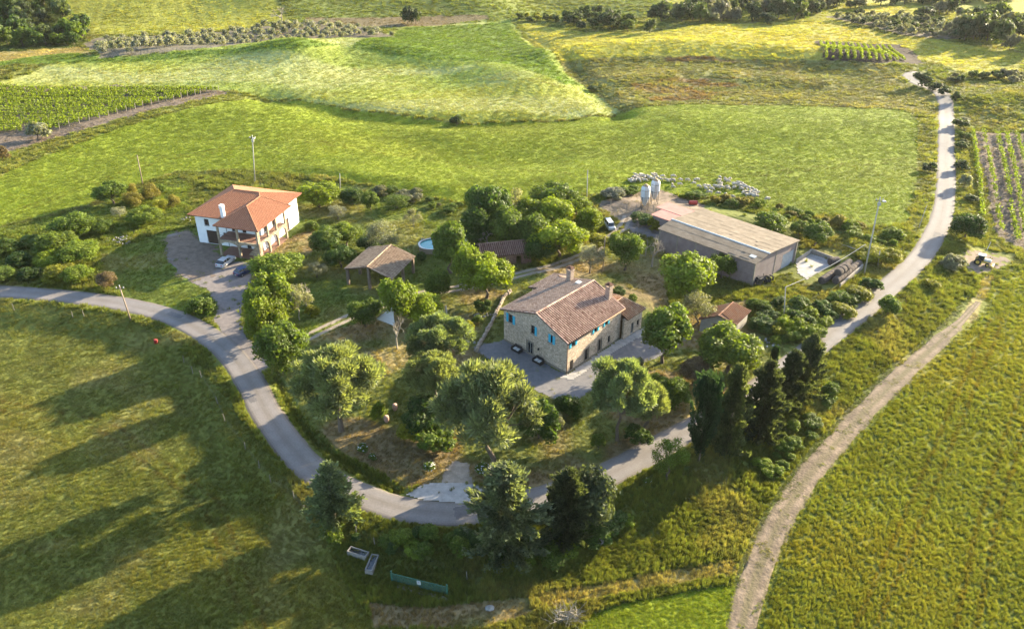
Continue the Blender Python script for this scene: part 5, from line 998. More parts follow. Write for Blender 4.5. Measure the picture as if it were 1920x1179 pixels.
SH = Fr((36.9, 117.5), 52.5, 164); rustyT = M('rusty_tiles', (.15,.055,.025), (.20,.085,.04), 3, rough=.95, tint=(.17,.10,.07))
gable_shed('roadside_shed', SH, 5.2, 0, 5.6, 2.45, 3.6, M('grey_plaster', (.20,.18,.155), (.27,.245,.21), .9, 5, rough=.95), rustyT, 'small pale shed with rusty brown roof between the yard trees', 60, bh=[(2.4, 3.6, 0, 1.9)])
# ---------------- vehicles ----------------
def car(name, loc, rot, colr, label, cat='car', van=False, L=4.35, Wd=1.75):
    o = empty(name, loc, label, cat); o.rotation_euler = (0, 0, rot); paint = M(name + '_paint', colr, tuple(min(1, c * 1.05) for c in colr), 3, rough=.28, spec=.6)
    h = Wd / 2
    prof = [(-L/2, .28), (-L/2-.02, .62), (-L/2+.12, .88), (-L*.19, .96), (L*.46, .98), (L/2, .80), (L/2+.02, .42), (L/2, .28)] if not van else [(-L/2, .3), (-L/2, .8), (-L/2+.35, 1.0), (L*.49, 1.0), (L/2, .5), (L/2, .3)]
    m = MB(); k = 0; sec = [(-h+.06, .93), (-h, 1), (h, 1), (h-.06, .93)]
    for y, sc in ((-h, .96), (-h+.05, 1), (h-.05, 1), (h, .96)): m.V += [np.array([px * sc, y, .28 + (pz - .28) * (.97 if abs(y) == h else 1)]) for px, pz in prof]
    n = len(prof)
    for j in range(3): m.F += [[j*n+i, j*n+(i+1)%n, (j+1)*n+(i+1)%n, (j+1)*n+i] for i in range(n)]
    m.F += [list(range(n)), list(range(3*n, 4*n))[::-1]]; m.t += [0]*len(m.F); m.build('body', paint, o, bevel=.03)
    g = [(-L*.21, .95), (-L*.05, 1.40), (L*.33, 1.42), (L*.47, .96)] if not van else [(-L*.36, .98), (-L*.24, 1.62), (L*.47, 1.64), (L*.49, .98)]
    def loft(gp, w0, w1, dz=0):
        m = MB(); gz = [z for _, z in gp]; z0, z1 = min(gz), max(gz)
        for s in (-1, 1): m.V += [np.array([x_, s * (w0 + (w1 - w0) * (z_ - z0) / (z1 - z0)), z_ + dz]) for x_, z_ in gp]
        n = len(gp); m.F += [[i, (i+1)%n, n+(i+1)%n, n+i] for i in range(n)] + [list(range(n)), list(range(n, 2*n))[::-1]]; m.t += [0]*len(m.F); return m
    loft(g, h-.07, h-.22).build('windows', GLASS, o, bevel=.02)
    top = [(g[1][0]-.06, g[1][1]), (g[2][0]+.05, g[2][1])]; m = MB(); m.box(top[0][0], top[1][0], -(h-.2), h-.2, 1.40 if not van else 1.62, 1.45 if not van else 1.70); m.build('roof', paint, o, bevel=.03)
    m = MB()
    for s in (-1, 1):
        for xx in (g[1][0] + .02, (g[1][0]+g[2][0])/2, g[2][0]-.05):
            y0, y1 = s*(h-.075), s*(h-.215); m.prism([(xx-.04, y0, .96), (xx+.04, y0, .96), (xx+.04, y1, g[2][1]), (xx-.04, y1, g[2][1])], (0, s*.02, 0))
    m.build('pillars', paint, o); RUB = RUBBER
    for sx in (-L*.31, L*.30):
        for s in (-1, 1):
            w = MB(); w.tube((sx, s*(h-.2), .32), (sx, s*(h+.01), .32), .32, n=16); wo = w.build('wheel', RUB, o); w = MB(); w.tube((sx, s*(h-.02), .32), (sx, s*(h+.022), .32), .19, n=10); w.build('rim', CHROME, wo)
    for s in (-1, 1):
        m = MB(); m.box(L/2-.08, L/2+.035, s*(h-.33)-.14, s*(h-.33)+.14, .62, .82); m.build('taillight', REDL, o); m = MB(); m.box(-L/2-.03, -L/2+.1, s*(h-.36)-.17, s*(h-.36)+.17, .6, .74); m.build('headlight', CHROME, o)
        m = MB(); m.box(-L*.14, -L*.1, s*(h+.02)-.09, s*(h+.02)+.09, .95, 1.07); m.build('mirror', paint, o)
    m = MB(); m.box(L/2+.02, L/2+.045, -.25, .25, .45, .56); m.build('number_plate', WHITE, o); return o
RUBBER = M('rubber', (.015,.015,.016), (.03,.03,.03), 6, rough=.8); CHROME = M('alloy', (.3,.3,.31), (.36,.36,.37), 4, rough=.3, metal=.7); REDL = M('red_plastic', (.30,.01,.01), (.34,.02,.02), 4, rough=.3)
ax = G(424, 495); car('silver_car', ax, R(72 + 180), (.33,.34,.36), 'silver estate car parked at the white house loggia')
ax = G(461, 512); car('blue_car', ax, R(50 + 180), (.008,.018,.06), 'dark blue car half hidden under the drive tree')
ax = G(1143, 428); car('white_van', ax, R(100), (.40,.41,.43), 'small white-roofed van parked at the right end of the grove', 'van', True, 3.6, 1.5)
# small digger tractor on the clearing
td = empty('tractor', G(1840, 496), 'white-roofed yellow tractor standing on the dirt clearing by the road', 'tractor'); td.rotation_euler = (0, 0, R(-35)); td.scale = (.85, .85, .85); YEL = M('yellow_paint', (.42,.28,.05), (.48,.33,.07), 4, rough=.4)
MB().box(-1.5, 1.2, -.45, .45, .6, 1.15).build('chassis', YEL, td, bevel=.04); MB().box(.3, 1.75, -.42, .42, 1.15, 1.65).build('bonnet', WHITE, td, bevel=.06)
MB().box(-1.1, .28, -.6, .6, 1.16, 2.35).build('cab_glass', GLASS, td, bevel=.03); MB().box(-1.2, .42, -.7, .7, 2.36, 2.5).build('cab_roof', WHITE, td, bevel=.04)
for a in (-1.12, .22):
    for b in (-.62, .56): MB().box(a, a + .08, b, b + .06, 1.15, 2.36).build('cab_post', YEL, td)
for xx, r, w_ in ((-.85, .78, .4), (1.25, .5, .3)):
    for s in (-1, 1): w = MB().tube((xx, s*.62, r), (xx, s*(.62+w_), r), r, n=18).build('wheel', RUBBER, td); MB().tube((xx, s*(.62+w_-.02), r), (xx, s*(.64+w_), r), r*.5, n=12).build('rim', YEL, w)
MB().box(2.05, 2.5, -1.0, 1.0, .1, .55).build('bucket', YEL, td, bevel=.03); m = MB(); m.box(1.2, 2.1, -.5, -.4, .5, .65); m.box(1.2, 2.1, .4, .5, .5, .65); m.build('loader_arm', YEL, td)
ms_ = empty('white_marker', G(1850, 470), 'thin white marker post leaning behind the tractor', 'post'); MB().tube((0, 0, 0), (.35, .1, 1.9), .07).build('post', WHITE, ms_)
# dark tractor and tyres against the barn end
tr_ = empty('parked_tractor', G(1424, 531), 'dark old tractor with large tyres against the end wall of the barn', 'tractor'); tr_.rotation_euler = (0, 0, R(30)); BLK = M('black_paint', (.02,.02,.025), (.04,.04,.05), 4, rough=.5)
MB().box(-1.2, 1.3, -.4, .4, .6, 1.2).build('chassis', BLK, tr_, bevel=.05); MB().box(-1.0, -.2, -.35, .35, 1.2, 1.55).build('seat', BLK, tr_, bevel=.05); MB().tube((.7, 0, 1.2), (.7, 0, 1.9), .05).build('exhaust', METAL, tr_)
for xx, r in ((-.8, .72), (1.1, .42)):
    for s in (-1, 1): w = MB().tube((xx, s*.5, r), (xx, s*.85, r), r, n=18).build('wheel', RUBBER, tr_); MB().tube((xx, s*.84, r), (xx, s*.87, r), r*.5, n=12).build('rim', METAL, w)
for i, (u, v, zz, lab) in enumerate(((1437, 530, .72, 'upright black tyre leaning right of the dark tractor'), (1444, 527, .62, 'outermost black tyre leaning at the barn end'))):
    to = empty('old_tyre', G(u, v), lab, 'tyre'); m = MB(); n = 18; k = 0
    for q in range(n):
        a = 2*math.pi*q/n
        for c_, d_ in ((zz, -.12), (zz, .12), (zz*.6, .12), (zz*.6, -.12)): m.V.append(np.array([math.cos(a)*c_, d_ + .25*math.sin(a)*c_, zz + math.sin(a)*c_]))
    m.F += [[4*q+j, 4*q+(j+1)%4, 4*((q+1)%n)+(j+1)%4, 4*((q+1)%n)+j] for q in range(n) for j in range(4)]; m.t += [0]*len(m.F); m.build('tyre', RUBBER, to)

# ---------------- pool, sail, poles ----------------
POOLM = M('pool_wall', (.20,.155,.11), (.26,.205,.15), 2, rough=.7, stretch=(4, 4, .3)); WATER = M('pool_water', (.03,.19,.19), (.045,.23,.225), 2, rough=.06, spec=.6, bump=.01, bscale=3)
pc = (-13.9, 151.6); FP = Fr(pc, 14, 104, tz(*pc)); po = empty('swimming_pool', FP.O, 'oval above-ground swimming pool with white rim and tan wall', 'pool')
def ring(f, n=28, ra=4.9, rb=2.8): return [(f * ra * math.copysign(abs(math.cos(2*math.pi*i/n))**.75, math.cos(2*math.pi*i/n)), f * rb * math.copysign(abs(math.sin(2*math.pi*i/n))**.75, math.sin(2*math.pi*i/n))) for i in range(n)]
def band(fr, f0, f1, z0, z1):
    m = MB(fr); a = ring(f0); b = ring(f1); n = len(a)
    for P_, z in ((a, z0), (a, z1), (b, z1), (b, z0)): m.V += [m.pt(x_, y_, z) for x_, y_ in P_]
    m.F += [[j*n+i, j*n+(i+1)%n, ((j+1)%4)*n+(i+1)%n, ((j+1)%4)*n+i] for j in range(4) for i in range(n)]; m.t += [0]*len(m.F); return m
band(FP, 1, .97, 0, 1.15).build('wall', POOLM, po); band(FP, 1.025, .945, 1.153, 1.22).build('rim', WHITE, po)
m = MB(FP); m.poly([(x_, y_, 1.0) for x_, y_ in ring(.968)]); m.build('water', WATER, po, smooth=False)
m = MB(FP); m.tube((-4.2, 2.6, 0), (-4.0, 2.0, 1.9), .04, n=5); m.tube((-3.7, 2.75, 0), (-3.5, 2.15, 1.9), .04, n=5)
for k in range(4): m.tube((-4.18+.04*k, 2.5-.12*k, .3+.38*k), (-3.68+.04*k, 2.65-.12*k, .3+.38*k), .03, n=4)
m.build('ladder', WHITE, po)
pch = empty('pool_chair', G(816, 480), 'white plastic chair standing beside the pool wall', 'chair'); MB().box(-.28, .28, -.28, .28, .4, .46).build('seat', WHITE, pch); MB().box(-.28, .28, .24, .3, .46, .95).build('backrest', WHITE, pch)
for a in (-.24, .2):
    for b in (-.24, .2): MB().box(a, a+.05, b, b+.05, 0, .4).build('leg', WHITE, pch)
# shade sail between trees
SAILM = M('sail_cloth', (.50,.50,.51), (.54,.54,.55), 2, rough=.8); s0 = G(704, 600); p_a = U(704, 598, 1.5); p_b = U(741, 612, 1.2); p_c = U(737, 573, 4.2)
so = empty('shade_sail', Vector(p_b) * 1.0, 'white triangular shade sail stretched beside the walnut tree', 'shade sail'); m = MB(); n = 10; A_, B_, C_ = [np.array(p) - np.array(p_b) for p in (p_a, p_b, p_c)]; ix = {}
for i in range(n + 1):
    for j in range(n + 1 - i):
        a, b = i/n, j/n; c = 1 - a - b; q = A_*a + B_*b + C_*c; cen = (A_+B_+C_)/3; e = 27*a*b*c; edge = 1 - .16*(1 - (abs(a-b)+abs(b-c)+abs(c-a))/2)*(1-e); q = cen + (q-cen)*edge + np.array([0, .1, -.35])*e; ix[i, j] = len(m.V); m.V.append(q)
for i in range(n):
    for j in range(n - i):
        m.F.append([ix[i, j], ix[i+1, j], ix[i, j+1]]); m.t.append(0)
        if j < n - i - 1: m.F.append([ix[i+1, j], ix[i+1, j+1], ix[i, j+1]]); m.t.append(0)
sc_ = m.build('cloth', SAILM, so, smooth=True); sm_ = sc_.modifiers.new('thickness', 'SOLIDIFY'); sm_.thickness = .02
m = MB()
for q, d in ((A_, (-2.2, -.6, .4)), (B_, (.8, -.2, .3)), (C_, (.8, .4, .5))): m.tube(tuple(q), tuple(q + np.array(d)), .02, n=4)
m.build('rope', METAL, so)
# poles
POLE = M('pole_wood', (.20,.145,.10), (.28,.215,.16), 4, rough=.9, stretch=(1, 1, .15)); POLEG = M('pole_concrete', (.26,.24,.21), (.33,.31,.28), 4, rough=.9); INS = M('insulator', (.32,.31,.29), (.38,.37,.35), 4, rough=.3)
TOPS = {}
def pole(key, name, ub, vb, ut, vt, mat, label, kind='ins', r=.13, cat='pole'):
    b = G(ub, vb); q = ray(ut, vt); y_ = b.y; h = CAM_H + q[2] * (y_ / q[1]) - b.z; top = Vector((q[0] * (y_ / q[1]), y_, b.z + h)); lean = top - b
    o = empty(name, b, label, cat); MB().tube((0, 0, -.3), tuple(lean), r * 1.15, r * .75, 8).build('shaft', mat, o, smooth=True); l = lean
    if kind in ('ins', 'lamp'):
        MB().box(l.x - .7, l.x + .7, l.y - .06, l.y + .06, l.z - .45, l.z - .33).build('crossarm', METAL, o)
        for d in (-.6, 0, .6): MB().lathe((l.x + d, l.y, l.z - .33 if d else l.z), [(.05, 0), (.10, .05), (.06, .12), (.10, .18), (.04, .3)], 8).build('insulator', INS, o)
    if kind == 'lamp':
        m = MB(); m.tube((l.x, l.y, l.z - .8), (l.x + .5, l.y - .6, l.z - .3), .05); m.build('bracket', METAL, o); MB().box(l.x + .2, l.x + .8, l.y - 1.1, l.y - .5, l.z - .35, l.z - .15).build('lamp_head', INS, o, bevel=.04)
        MB().box(l.x - .25, l.x + .25, l.y - .35, l.y - .05, l.z - 1.3, l.z - .7).build('junction_box', INS, o)
    TOPS[key] = top; return o
pole('road', 'utility_pole', 245, 600, 224, 537, POLE, 'leaning wooden utility pole beside the left stretch of road')
pole('left', 'wooden_pole', 268, 347, 257, 291, POLE, 'bare leaning wooden pole behind the left shrubbery', kind='')
pole('house', 'lamp_pole', 478, 342, 473, 256, POLEG, 'tall pale pole with insulators behind the white house', kind='lamp')
pole('orchard', 'utility_pole', 638, 360, 637, 325, POLEG, 'short pale pole at the meadow edge above the orchard', kind='', r=.1)
pole('grove', 'utility_pole', 1100, 380, 1102, 319, POLEG, 'grey pole behind the right end of the grove', kind='', r=.11)
pole('olive', 'wooden_pole', 1130, 508, 1135, 443, POLE, 'dark thin wooden pole between the olive tree and the dark lawn tree', kind='', r=.08)
pole('barn', 'lamp_pole', 1620, 516, 1650, 372, POLEG, 'tallest grey pole with lamp head beside the hay bales', kind='lamp', r=.14)
pole('bank', 'utility_pole', 1470, 600, 1473, 538, POLEG, 'grey pole in the scrub slope above the rusty-roofed shed', kind='', r=.1)
pole('garden', 'utility_pole', 838, 604, 836, 573, POLEG, 'short white concrete post rising behind the grey-green pine', kind='', r=.16)
pole('roadr', 'utility_pole', 1722, 428, 1738, 385, POLEG, 'thin grey post on the left verge of the straight road', kind='', r=.08)
pole('barn2', 'utility_pole', 1646, 498, 1650, 470, POLEG, 'short pale post among the golden bushes', kind='', r=.08)
def cable(name, a, b, sag, r, label, mat=METAL):
    o = empty(name, a, label, 'cable'); m = MB(); n = 14; P_ = [(b - a) * (i/n) + Vector((0, 0, -sag*4*(i/n)*(1-i/n))) for i in range(n+1)]
    for p, q in zip(P_[:-1], P_[1:]): m.tube(tuple(p), tuple(q), r, n=5, cap=False)
    m.build('wire', mat, o, smooth=True)
mid = Vector(U(1623, 458, 8.0)); cable('power_line', TOPS['bank'], mid, .6, .055, 'thick pale cable running from the slope pole to the tall lamp pole', POLEG)
cable('power_line', TOPS['bank'], Vector(U(1350, 515, 4.3)), .4, .02, 'thin cable from the slope pole towards the barn wall'); cable('power_line', TOPS['garden'], TOPS['olive'], 1.0, .015, 'thin cable over the gravel track'); cable('power_line', TOPS['left'], TOPS['house'], 1.6, .02, 'thin cable between leaning wooden pole and tall pole behind the white house'); cable('power_line', TOPS['house'], TOPS['orchard'], 1.6, .02, 'thin cable along the meadow edge behind the white house')

# ---------------- walled yard with bales ----------------
cw = M('yard_wall', (.19,.165,.14), (.26,.23,.20), 2, rough=.95, bump=.02)
def lowwall(name, pts, h, th, mat, label, dz=0, cat='wall', z=0.0):
    W_ = [U(u, v, z) for u, v in pts]; o0 = Vector(W_[0]); o0.z = tz(o0.x, o0.y); o = empty(name, o0, label, cat); m = MB()
    for p, q in zip(W_[:-1], W_[1:]):
        d = unit(q - p); n = np.array([-d[1], d[0], 0]) * th / 2; m.prism([tuple(np.array([*c[:2], 0]) - np.array([o0.x, o0.y, .1])) for c in (p - n, q - n, q + n, p + n)], (0, 0, h + .1))
    m.build('wall', mat, o, bevel=.03); return o
lowwall('yard_wall', [(1492,494),(1521,474),(1557,488),(1572,494)], .9, .22, cw, 'low concrete wall around the back of the pale yard at the barn end')
lowwall('yard_wall', [(1574,541),(1616,504)], 1.0, .25, cw, 'low concrete wall along the road side of the hay bales')
patch('yard_slab', [(1493,494),(1521,476),(1562,490),(1550,503),(1512,524),(1496,512)], M('slurry_slab', (.20,.19,.18), (.32,.30,.285), .7, 6, rough=.8), dz=.06, rag=.1, cell=.3)
BALE = M('dark_bale', (.055,.042,.036), (.105,.082,.07), 3, rough=.95, bump=.05, bscale=5, obj=.25); n_b = 20; prof_b = [(0.0, -.6), (.55, -.6), (.72, -.5), (.76, -.2), (.73, 0), (.76, .2), (.72, .5), (.55, .6), (0.0, .6)]
mb_ = MB(); n = 18
for r, z in prof_b:
    for i in range(n): t_ = 2*math.pi*i/n; mb_.V.append(np.array([z, math.cos(t_)*r, .74 + math.sin(t_)*r]))
for j in range(len(prof_b)-1): mb_.F += [[j*n+i, j*n+(i+1)%n, (j+1)*n+(i+1)%n, (j+1)*n+i] for i in range(n)]
mb_.t += [0]*len(mb_.F); bale_me = mb_.mesh('hay_bale', BALE)
ORD = ['first', 'second', 'third', 'fourth', 'fifth', 'sixth', 'seventh', 'eighth', 'ninth', 'tenth', 'eleventh', 'twelfth', 'thirteenth', 'fourteenth', 'fifteenth', 'sixteenth', 'seventeenth', 'eighteenth', 'nineteenth', 'twentieth', 'twenty-first', 'twenty-second']
def bale_row(a, b, cnt, label, group, z=0):
    for i in range(cnt):
        p = a + (b - a) * ((i + .5) / cnt); o = link('hay_bale', bale_me, label=label + ', ' + ORD[i] + ' from the near end', cat='hay bale', group=group); o.location = (p.x, p.y, tz(p.x, p.y) + z); o.rotation_euler = (0, random.uniform(-.04, .04), math.atan2(b.y - a.y, b.x - a.x) + random.uniform(-.06, .06))
A1_, B1_ = Vector(U(1566, 527, .7)), Vector(U(1611, 494, .7)); A2_, B2_ = Vector(U(1540, 527, .7)), Vector(U(1594, 492, .7))
bale_row(A1_, B1_, 9, 'dark round bale in the row along the roadside wall', 'bales of the roadside row'); bale_row(A2_, B2_, 10, 'dark round bale in the row nearer the pale yard', 'bales of the yard-side row')
bale_row(Vector(U(1570, 512, 2.0)), Vector(U(1590, 499, 2.0)), 3, 'dark round bale on top of the two rows', 'bales lying on top', z=1.22); bale_row(Vector(U(1556, 491, .7)), Vector(U(1571, 488, .7)), 2, 'dark round bale behind the yard wall', 'bales behind the yard wall')
# red drum behind the barn, red barrel in the left field
REDP = M('red_paint', (.28,.035,.025), (.33,.05,.035), 3, rough=.5); ro = empty('red_roller', G(1299, 384), 'dark red iron roller lying in the dirt yard behind the barn', 'farm machine'); MB().tube((-.9, 0, .5), (.9, 0, .5), .5, n=16).build('drum', REDP, ro); m = MB(); m.box(-1.05, 1.05, -.05, .05, .9, 1.0); m.box(-1.1, -1.0, -.06, .06, .4, 1.0); m.box(1.0, 1.1, -.06, .06, .4, 1.0); m.build('frame', METAL, ro)
rb_ = empty('red_drum', G(293, 643), 'bright red plastic drum lying in the field below the left road', 'drum'); rb_.scale = (.75, .75, .75); MB().lathe((0, 0, 0), [(.38, 0), (.42, .05), (.42, .4), (.44, .43), (.42, .46), (.42, .85), (.38, .9)], 16).build('barrel', M('bright_red', (.14,.008,.008), (.18,.012,.012), 3, rough=.4), rb_); MB().lathe((0, 0, .9), [(.3, 0), (.3, .03), (.05, .04)], 12).build('lid', REDP, rb_)
# urns in the garden
URN = M('terracotta_urn', (.26,.15,.11), (.36,.24,.19), 5, rough=.9)
for u, v, lab in ((725, 791, 'nearer terracotta urn casting a long shadow in the garden'), (741, 769, 'farther terracotta urn beside the dark shrub mass')):
    uo = empty('garden_urn', G(u, v), lab, 'urn', 'garden urns'); MB().lathe((0, 0, 0), [(.22, 0), (.25, .1), (.38, .45), (.40, .75), (.32, .92), (.36, 1.0), (.36, 1.04)], 14).build('jar', URN, uo, smooth=True); MB().lathe((0, 0, .99), [(.28, 0), (.28, .03), (.02, .04)], 12).build('soil', tileBase, uo)
# water troughs
TRO = M('trough_concrete', (.13,.12,.11), (.19,.175,.16), 3, rough=.95)
for u, v, rz, lab in ((672, 1040, -22, 'pale concrete water trough lying across the slope'), (698, 1060, 80, 'darker concrete trough pointing downhill beside the pale one')):
    to = empty('water_trough', G(u, v), lab, 'trough', 'water troughs'); to.rotation_euler = (0, 0, R(rz)); m = MB(); m.box(-1.25, 1.25, -.45, .45, -.1, .12); m.box(-1.25, 1.25, -.45, -.33, .12, .6); m.box(-1.25, 1.25, .33, .45, .12, .6); m.box(-1.25, -1.13, -.33, .33, .12, .6); m.box(1.13, 1.25, -.33, .33, .12, .6); m.build('basin', TRO, to); m = MB(); m.box(-1.12, 1.12, -.32, .32, .3, .42); m.build('water', GLASS, to)
# green gate with notice
ga = G(735, 1090); gb = G(839, 1117); dv = gb - ga; LG = math.hypot(dv.x, dv.y); go_ = empty('field_gate', ga, 'long green metal gate with a white notice at the bottom of the slope', 'gate'); go_.rotation_euler = (0, 0, math.atan2(dv.y, dv.x)); GRN = M('green_paint', (.03,.10,.07), (.045,.13,.09), 4, rough=.5)
for x_ in (0, LG): MB().tube((x_, 0, -.3), (x_, 0, 1.75), .09).build('post', GRN, go_)
m = MB(); [m.tube((.1, 0, z), (LG - .1, 0, z), .045, n=6) for z in (.3, 1.35)]; [m.tube((x_, 0, .3), (x_, 0, 1.35), .04, n=6) for x_ in (.1, LG/2, LG - .1)]; m.build('frame', GRN, go_)
for k in range(5): m = MB(); z = .47 + k * .17; m.tube((.1, 0, z), (LG - .1, 0, z), .022, n=5); m.build('rail', GRN, go_)
for k in range(24): m = MB(); x_ = .3 + k * (LG - .6) / 23; m.tube((x_, .02, .3), (x_, .02, 1.35), .012, n=4); m.build('bar', GRN, go_)
MB().box(LG*.5 - .22, LG*.5 + .22, -.09, -.06, .75, 1.3).build('notice', WHITE, go_)
m = MB()
for k in range(4): m.box(LG*.5 - .16, LG*.5 + .14, -.097, -.092, 1.18 - k * .1, 1.21 - k * .1)
m.build('print', M('print', (.08,.08,.1), (.1,.1,.12), 3), go_)
kc = MB(); kc.box(.5, LG + .4, .3, .75, -.3, .14); go2 = empty('gate_kerb', ga, 'pale concrete kerb at the foot of the green gate', 'kerb'); go2.rotation_euler = go_.rotation_euler.copy(); MB().box(.8, LG + .3, -.75, -.3, -.3, .14).build('kerb', cw, go2)
# rocks
ROCK = M('grey_rock', (.13,.125,.12), (.24,.23,.215), 2, rough=.95, bump=.03, obj=.3)
def rock_mesh(seed):
    bm = bmesh.new(); bmesh.ops.create_icosphere(bm, subdivisions=2, radius=.5); g = random.Random(seed); s = (g.uniform(.8, 1.2), g.uniform(.7, 1), g.uniform(.6, .8)); o = g.uniform(0, 9)
    for v in bm.verts: f = .75 + .5 * float(fbm(np.array([v.co.x * 2 + o]), np.array([v.co.y * 2 + v.co.z * 3]), seed)[0]); v.co = Vector((v.co.x * s[0] * f, v.co.y * s[1] * f, v.co.z * s[2] * f))
    me = bpy.data.meshes.new('stone'); bm.to_mesh(me); bm.free(); me.materials.append(ROCK); return me
ROCKS = [rock_mesh(i) for i in range(5)]
def heap(name, u, v, n, rad, size, label, part='stone', cat='rock pile', hz=.8, mat=None):
    c = G(u, v); o = empty(name, c, label, cat); g = random.Random(u)
    for i in range(n):
        a = g.uniform(0, 6.28); r = rad * math.sqrt(g.uniform(0, 1)); x_, y_ = r * math.cos(a), r * math.sin(a) * .7; s = size * g.uniform(.6, 1.3); z = hz * max(0, 1 - (r / rad) ** 1.5) * g.uniform(.3, 1); k = link(part, ROCKS[i % 5], o)
        k.location = (x_, y_, z + tz(c.x + x_, c.y + y_) - c.z + .1 * s); k.rotation_euler = (g.uniform(0, 3), g.uniform(0, 3), g.uniform(0, 6)); k.scale = (s, s, s)
    return o
heap('rock_pile', 1106, 1006, 46, 1.9, .62, 'heap of round grey rocks below the two dark conifers', hz=1.1)
heap('stone_heap', 222, 452, 34, 3.2, .5, 'long dry stone heap at the edge of the left shrubbery', hz=.6); heap('stone_heap', 350, 412, 9, 1.4, .45, 'few reddish stones beside the white house', hz=.3)
bo = link('boulder', ROCKS[1], label='single pale boulder in the grass right of the green gate', cat='rock'); bo.location = G(918, 1142, .25); bo.scale = (1.3, .8, .8)
# retaining wall of rough stones
rp = [U(u, v) for u, v in ((958, 548), (947, 556), (932, 585), (916, 618), (901, 644), (893, 660))]; ro2 = empty('retaining_wall', Vector(rp[0]), 'low pale dry-stone retaining wall running down left of the farmhouse', 'wall'); m = MB(); PALE = M('pale_stone', (.24,.19,.145), (.34,.28,.22), 3, rough=.95, bump=.04, obj=.2)
for p, q in zip(rp[:-1], rp[1:]): d = unit(q - p); nrm = np.array([-d[1], d[0], 0]) * .2; m.prism([tuple(c - rp[0] - np.array([0, 0, .1])) for c in (p - nrm, q - nrm, q + nrm, p + nrm)], (0, 0, .5))
m.build('core', PALE, ro2); g = random.Random(4); SM = [r.copy() for r in ROCKS]; [s.materials.clear() or s.materials.append(PALE) for s in SM]
for p, q in zip(rp[:-1], rp[1:]):
    L_ = np.linalg.norm(q - p); n = int(L_ / .42)
    for i in range(n):
        for zz in (.18, .52): c = p + (q - p) * ((i + g.uniform(.2, .8)) / n) - rp[0]; k = link('stone', SM[g.randrange(5)], ro2); k.location = (c[0] + g.uniform(-.14, .14), c[1] + g.uniform(-.14, .14), zz); k.scale = [g.uniform(.45, .62)] * 3; k.rotation_euler = (g.uniform(0, 3), 0, g.uniform(0, 6))
for u, v in ((905, 598), (885, 612), (868, 640)): pass
heap('stone_heap', 905, 592, 10, 1.5, .5, 'scattered pale stones below the bright spring tree', hz=.2); heap('stone_heap', 870, 640, 14, 2.0, .55, 'pale rubble stones between the grey-green pine and the retaining wall', hz=.3)
heap('stone_heap', 1432, 642, 26, 2.6, .45, 'spread of tan rubble on bare soil right of the rusty-roofed shed', hz=.3)
# brush pile, felled trunk
bp = empty('brush_pile', G(1062, 1160), 'dead twiggy brush pile at the bottom of the slope', 'brush pile'); m = MB(); g = random.Random(8)
for i in range(150): a, e = g.uniform(0, 6.28), g.uniform(-.1, 1.1); L_ = g.uniform(.8, 2.3); c = np.array([g.uniform(-1.3, 1.3), g.uniform(-.8, .8), g.uniform(0, .8)]); d = np.array([math.cos(a) * math.cos(e), math.sin(a) * math.cos(e), math.sin(e) * .7]); m.tube(tuple(c), tuple(c + d * L_), .035, .008, 4, cap=False)
m.build('twigs', palebarkM, bp)
# fence posts in the left field and along the bank
FPOST = M('fence_wood', (.17,.145,.12), (.24,.21,.18), 5, rough=.9)
posts_px = [(27,582),(137,596),(158,594),(345,680),(362,700),(378,708),(408,757),(422,790),(460,843),(486,878),(508,905),(552,935),(571,962),(668,1001),(703,1023),(876,1086)]; prev = None; fe = empty('field_fence', G(*posts_px[3]), 'old wire fence on thin pale posts curving below the road', 'fence')
for i, (u, v) in enumerate(posts_px):
    p = G(u, v) - fe.location; MB().tube((p.x, p.y, p.z - .2), (p.x + random.uniform(-.1, .1), p.y, p.z + 1.35), .05, .04, 6).build('post', FPOST, fe)
    if prev is not None and (p - prev).length < 14:
        m = MB(); [m.tube((prev.x, prev.y, prev.z + z), (p.x, p.y, p.z + z), .008, n=3, cap=False) for z in (.5, .9, 1.25)]; m.build('wire', METAL, fe)
    prev = p
fe2 = empty('yard_fence', G(1160, 372), 'short wooden posts in the dirt yard before the silos', 'fence')
for u, v in ((1145, 385), (1175, 398), (1192, 396), (1225, 396), (1175, 394)): p = G(u, v) - fe2.location; MB().tube((p.x, p.y, p.z), (p.x, p.y, p.z + 1.5), .07).build('post', FPOST, fe2)
lp = empty('fallen_pole', G(1600, 468), 'white pole lying aslant in the golden scrub near the barn', 'pole'); e1, e2 = Vector(U(1560, 452, .6)) - lp.location, Vector(U(1608, 468, .6)) - lp.location; MB().tube(tuple(e1), tuple(e2), .09).build('shaft', POLEG, lp)
# white flowering bushes
FLW = M('white_petals', (.36,.36,.34), (.42,.42,.40), 3, rough=.7)
for u, v, n, lab in ((680, 845, 26, 'small white-flowering plant under the broad pine'), (700, 860, 14, 'tiny white-flowering plant right of the broad pine trunk'), (806, 882, 34, 'white rose bush at the left of the garden path'), (905, 885, 44, 'white rose bush at the trunk of the largest pine'), (1048, 764, 26, 'white-flowering shrub below the terrace'), (1213, 905, 8, 'white flowers at the roadside')):
    w_ = 1.6 if n > 20 else 1.0; b_ = G(u, v); o = put_tree('flower_bush', 'shrub', b_, w_ * 1.2, w_ * .8, 'green', lab, 'flower bush'); g = np.random.default_rng(n); d = sph(g, n); d[:, 2] = abs(d[:, 2]); P_ = d * np.array([.5, .5, .55]) + [0, 0, .45]; V, F = leaves(P_, d, .05, .9, g); link('flowers', np_mesh('flowers', V, F, FLW), o)

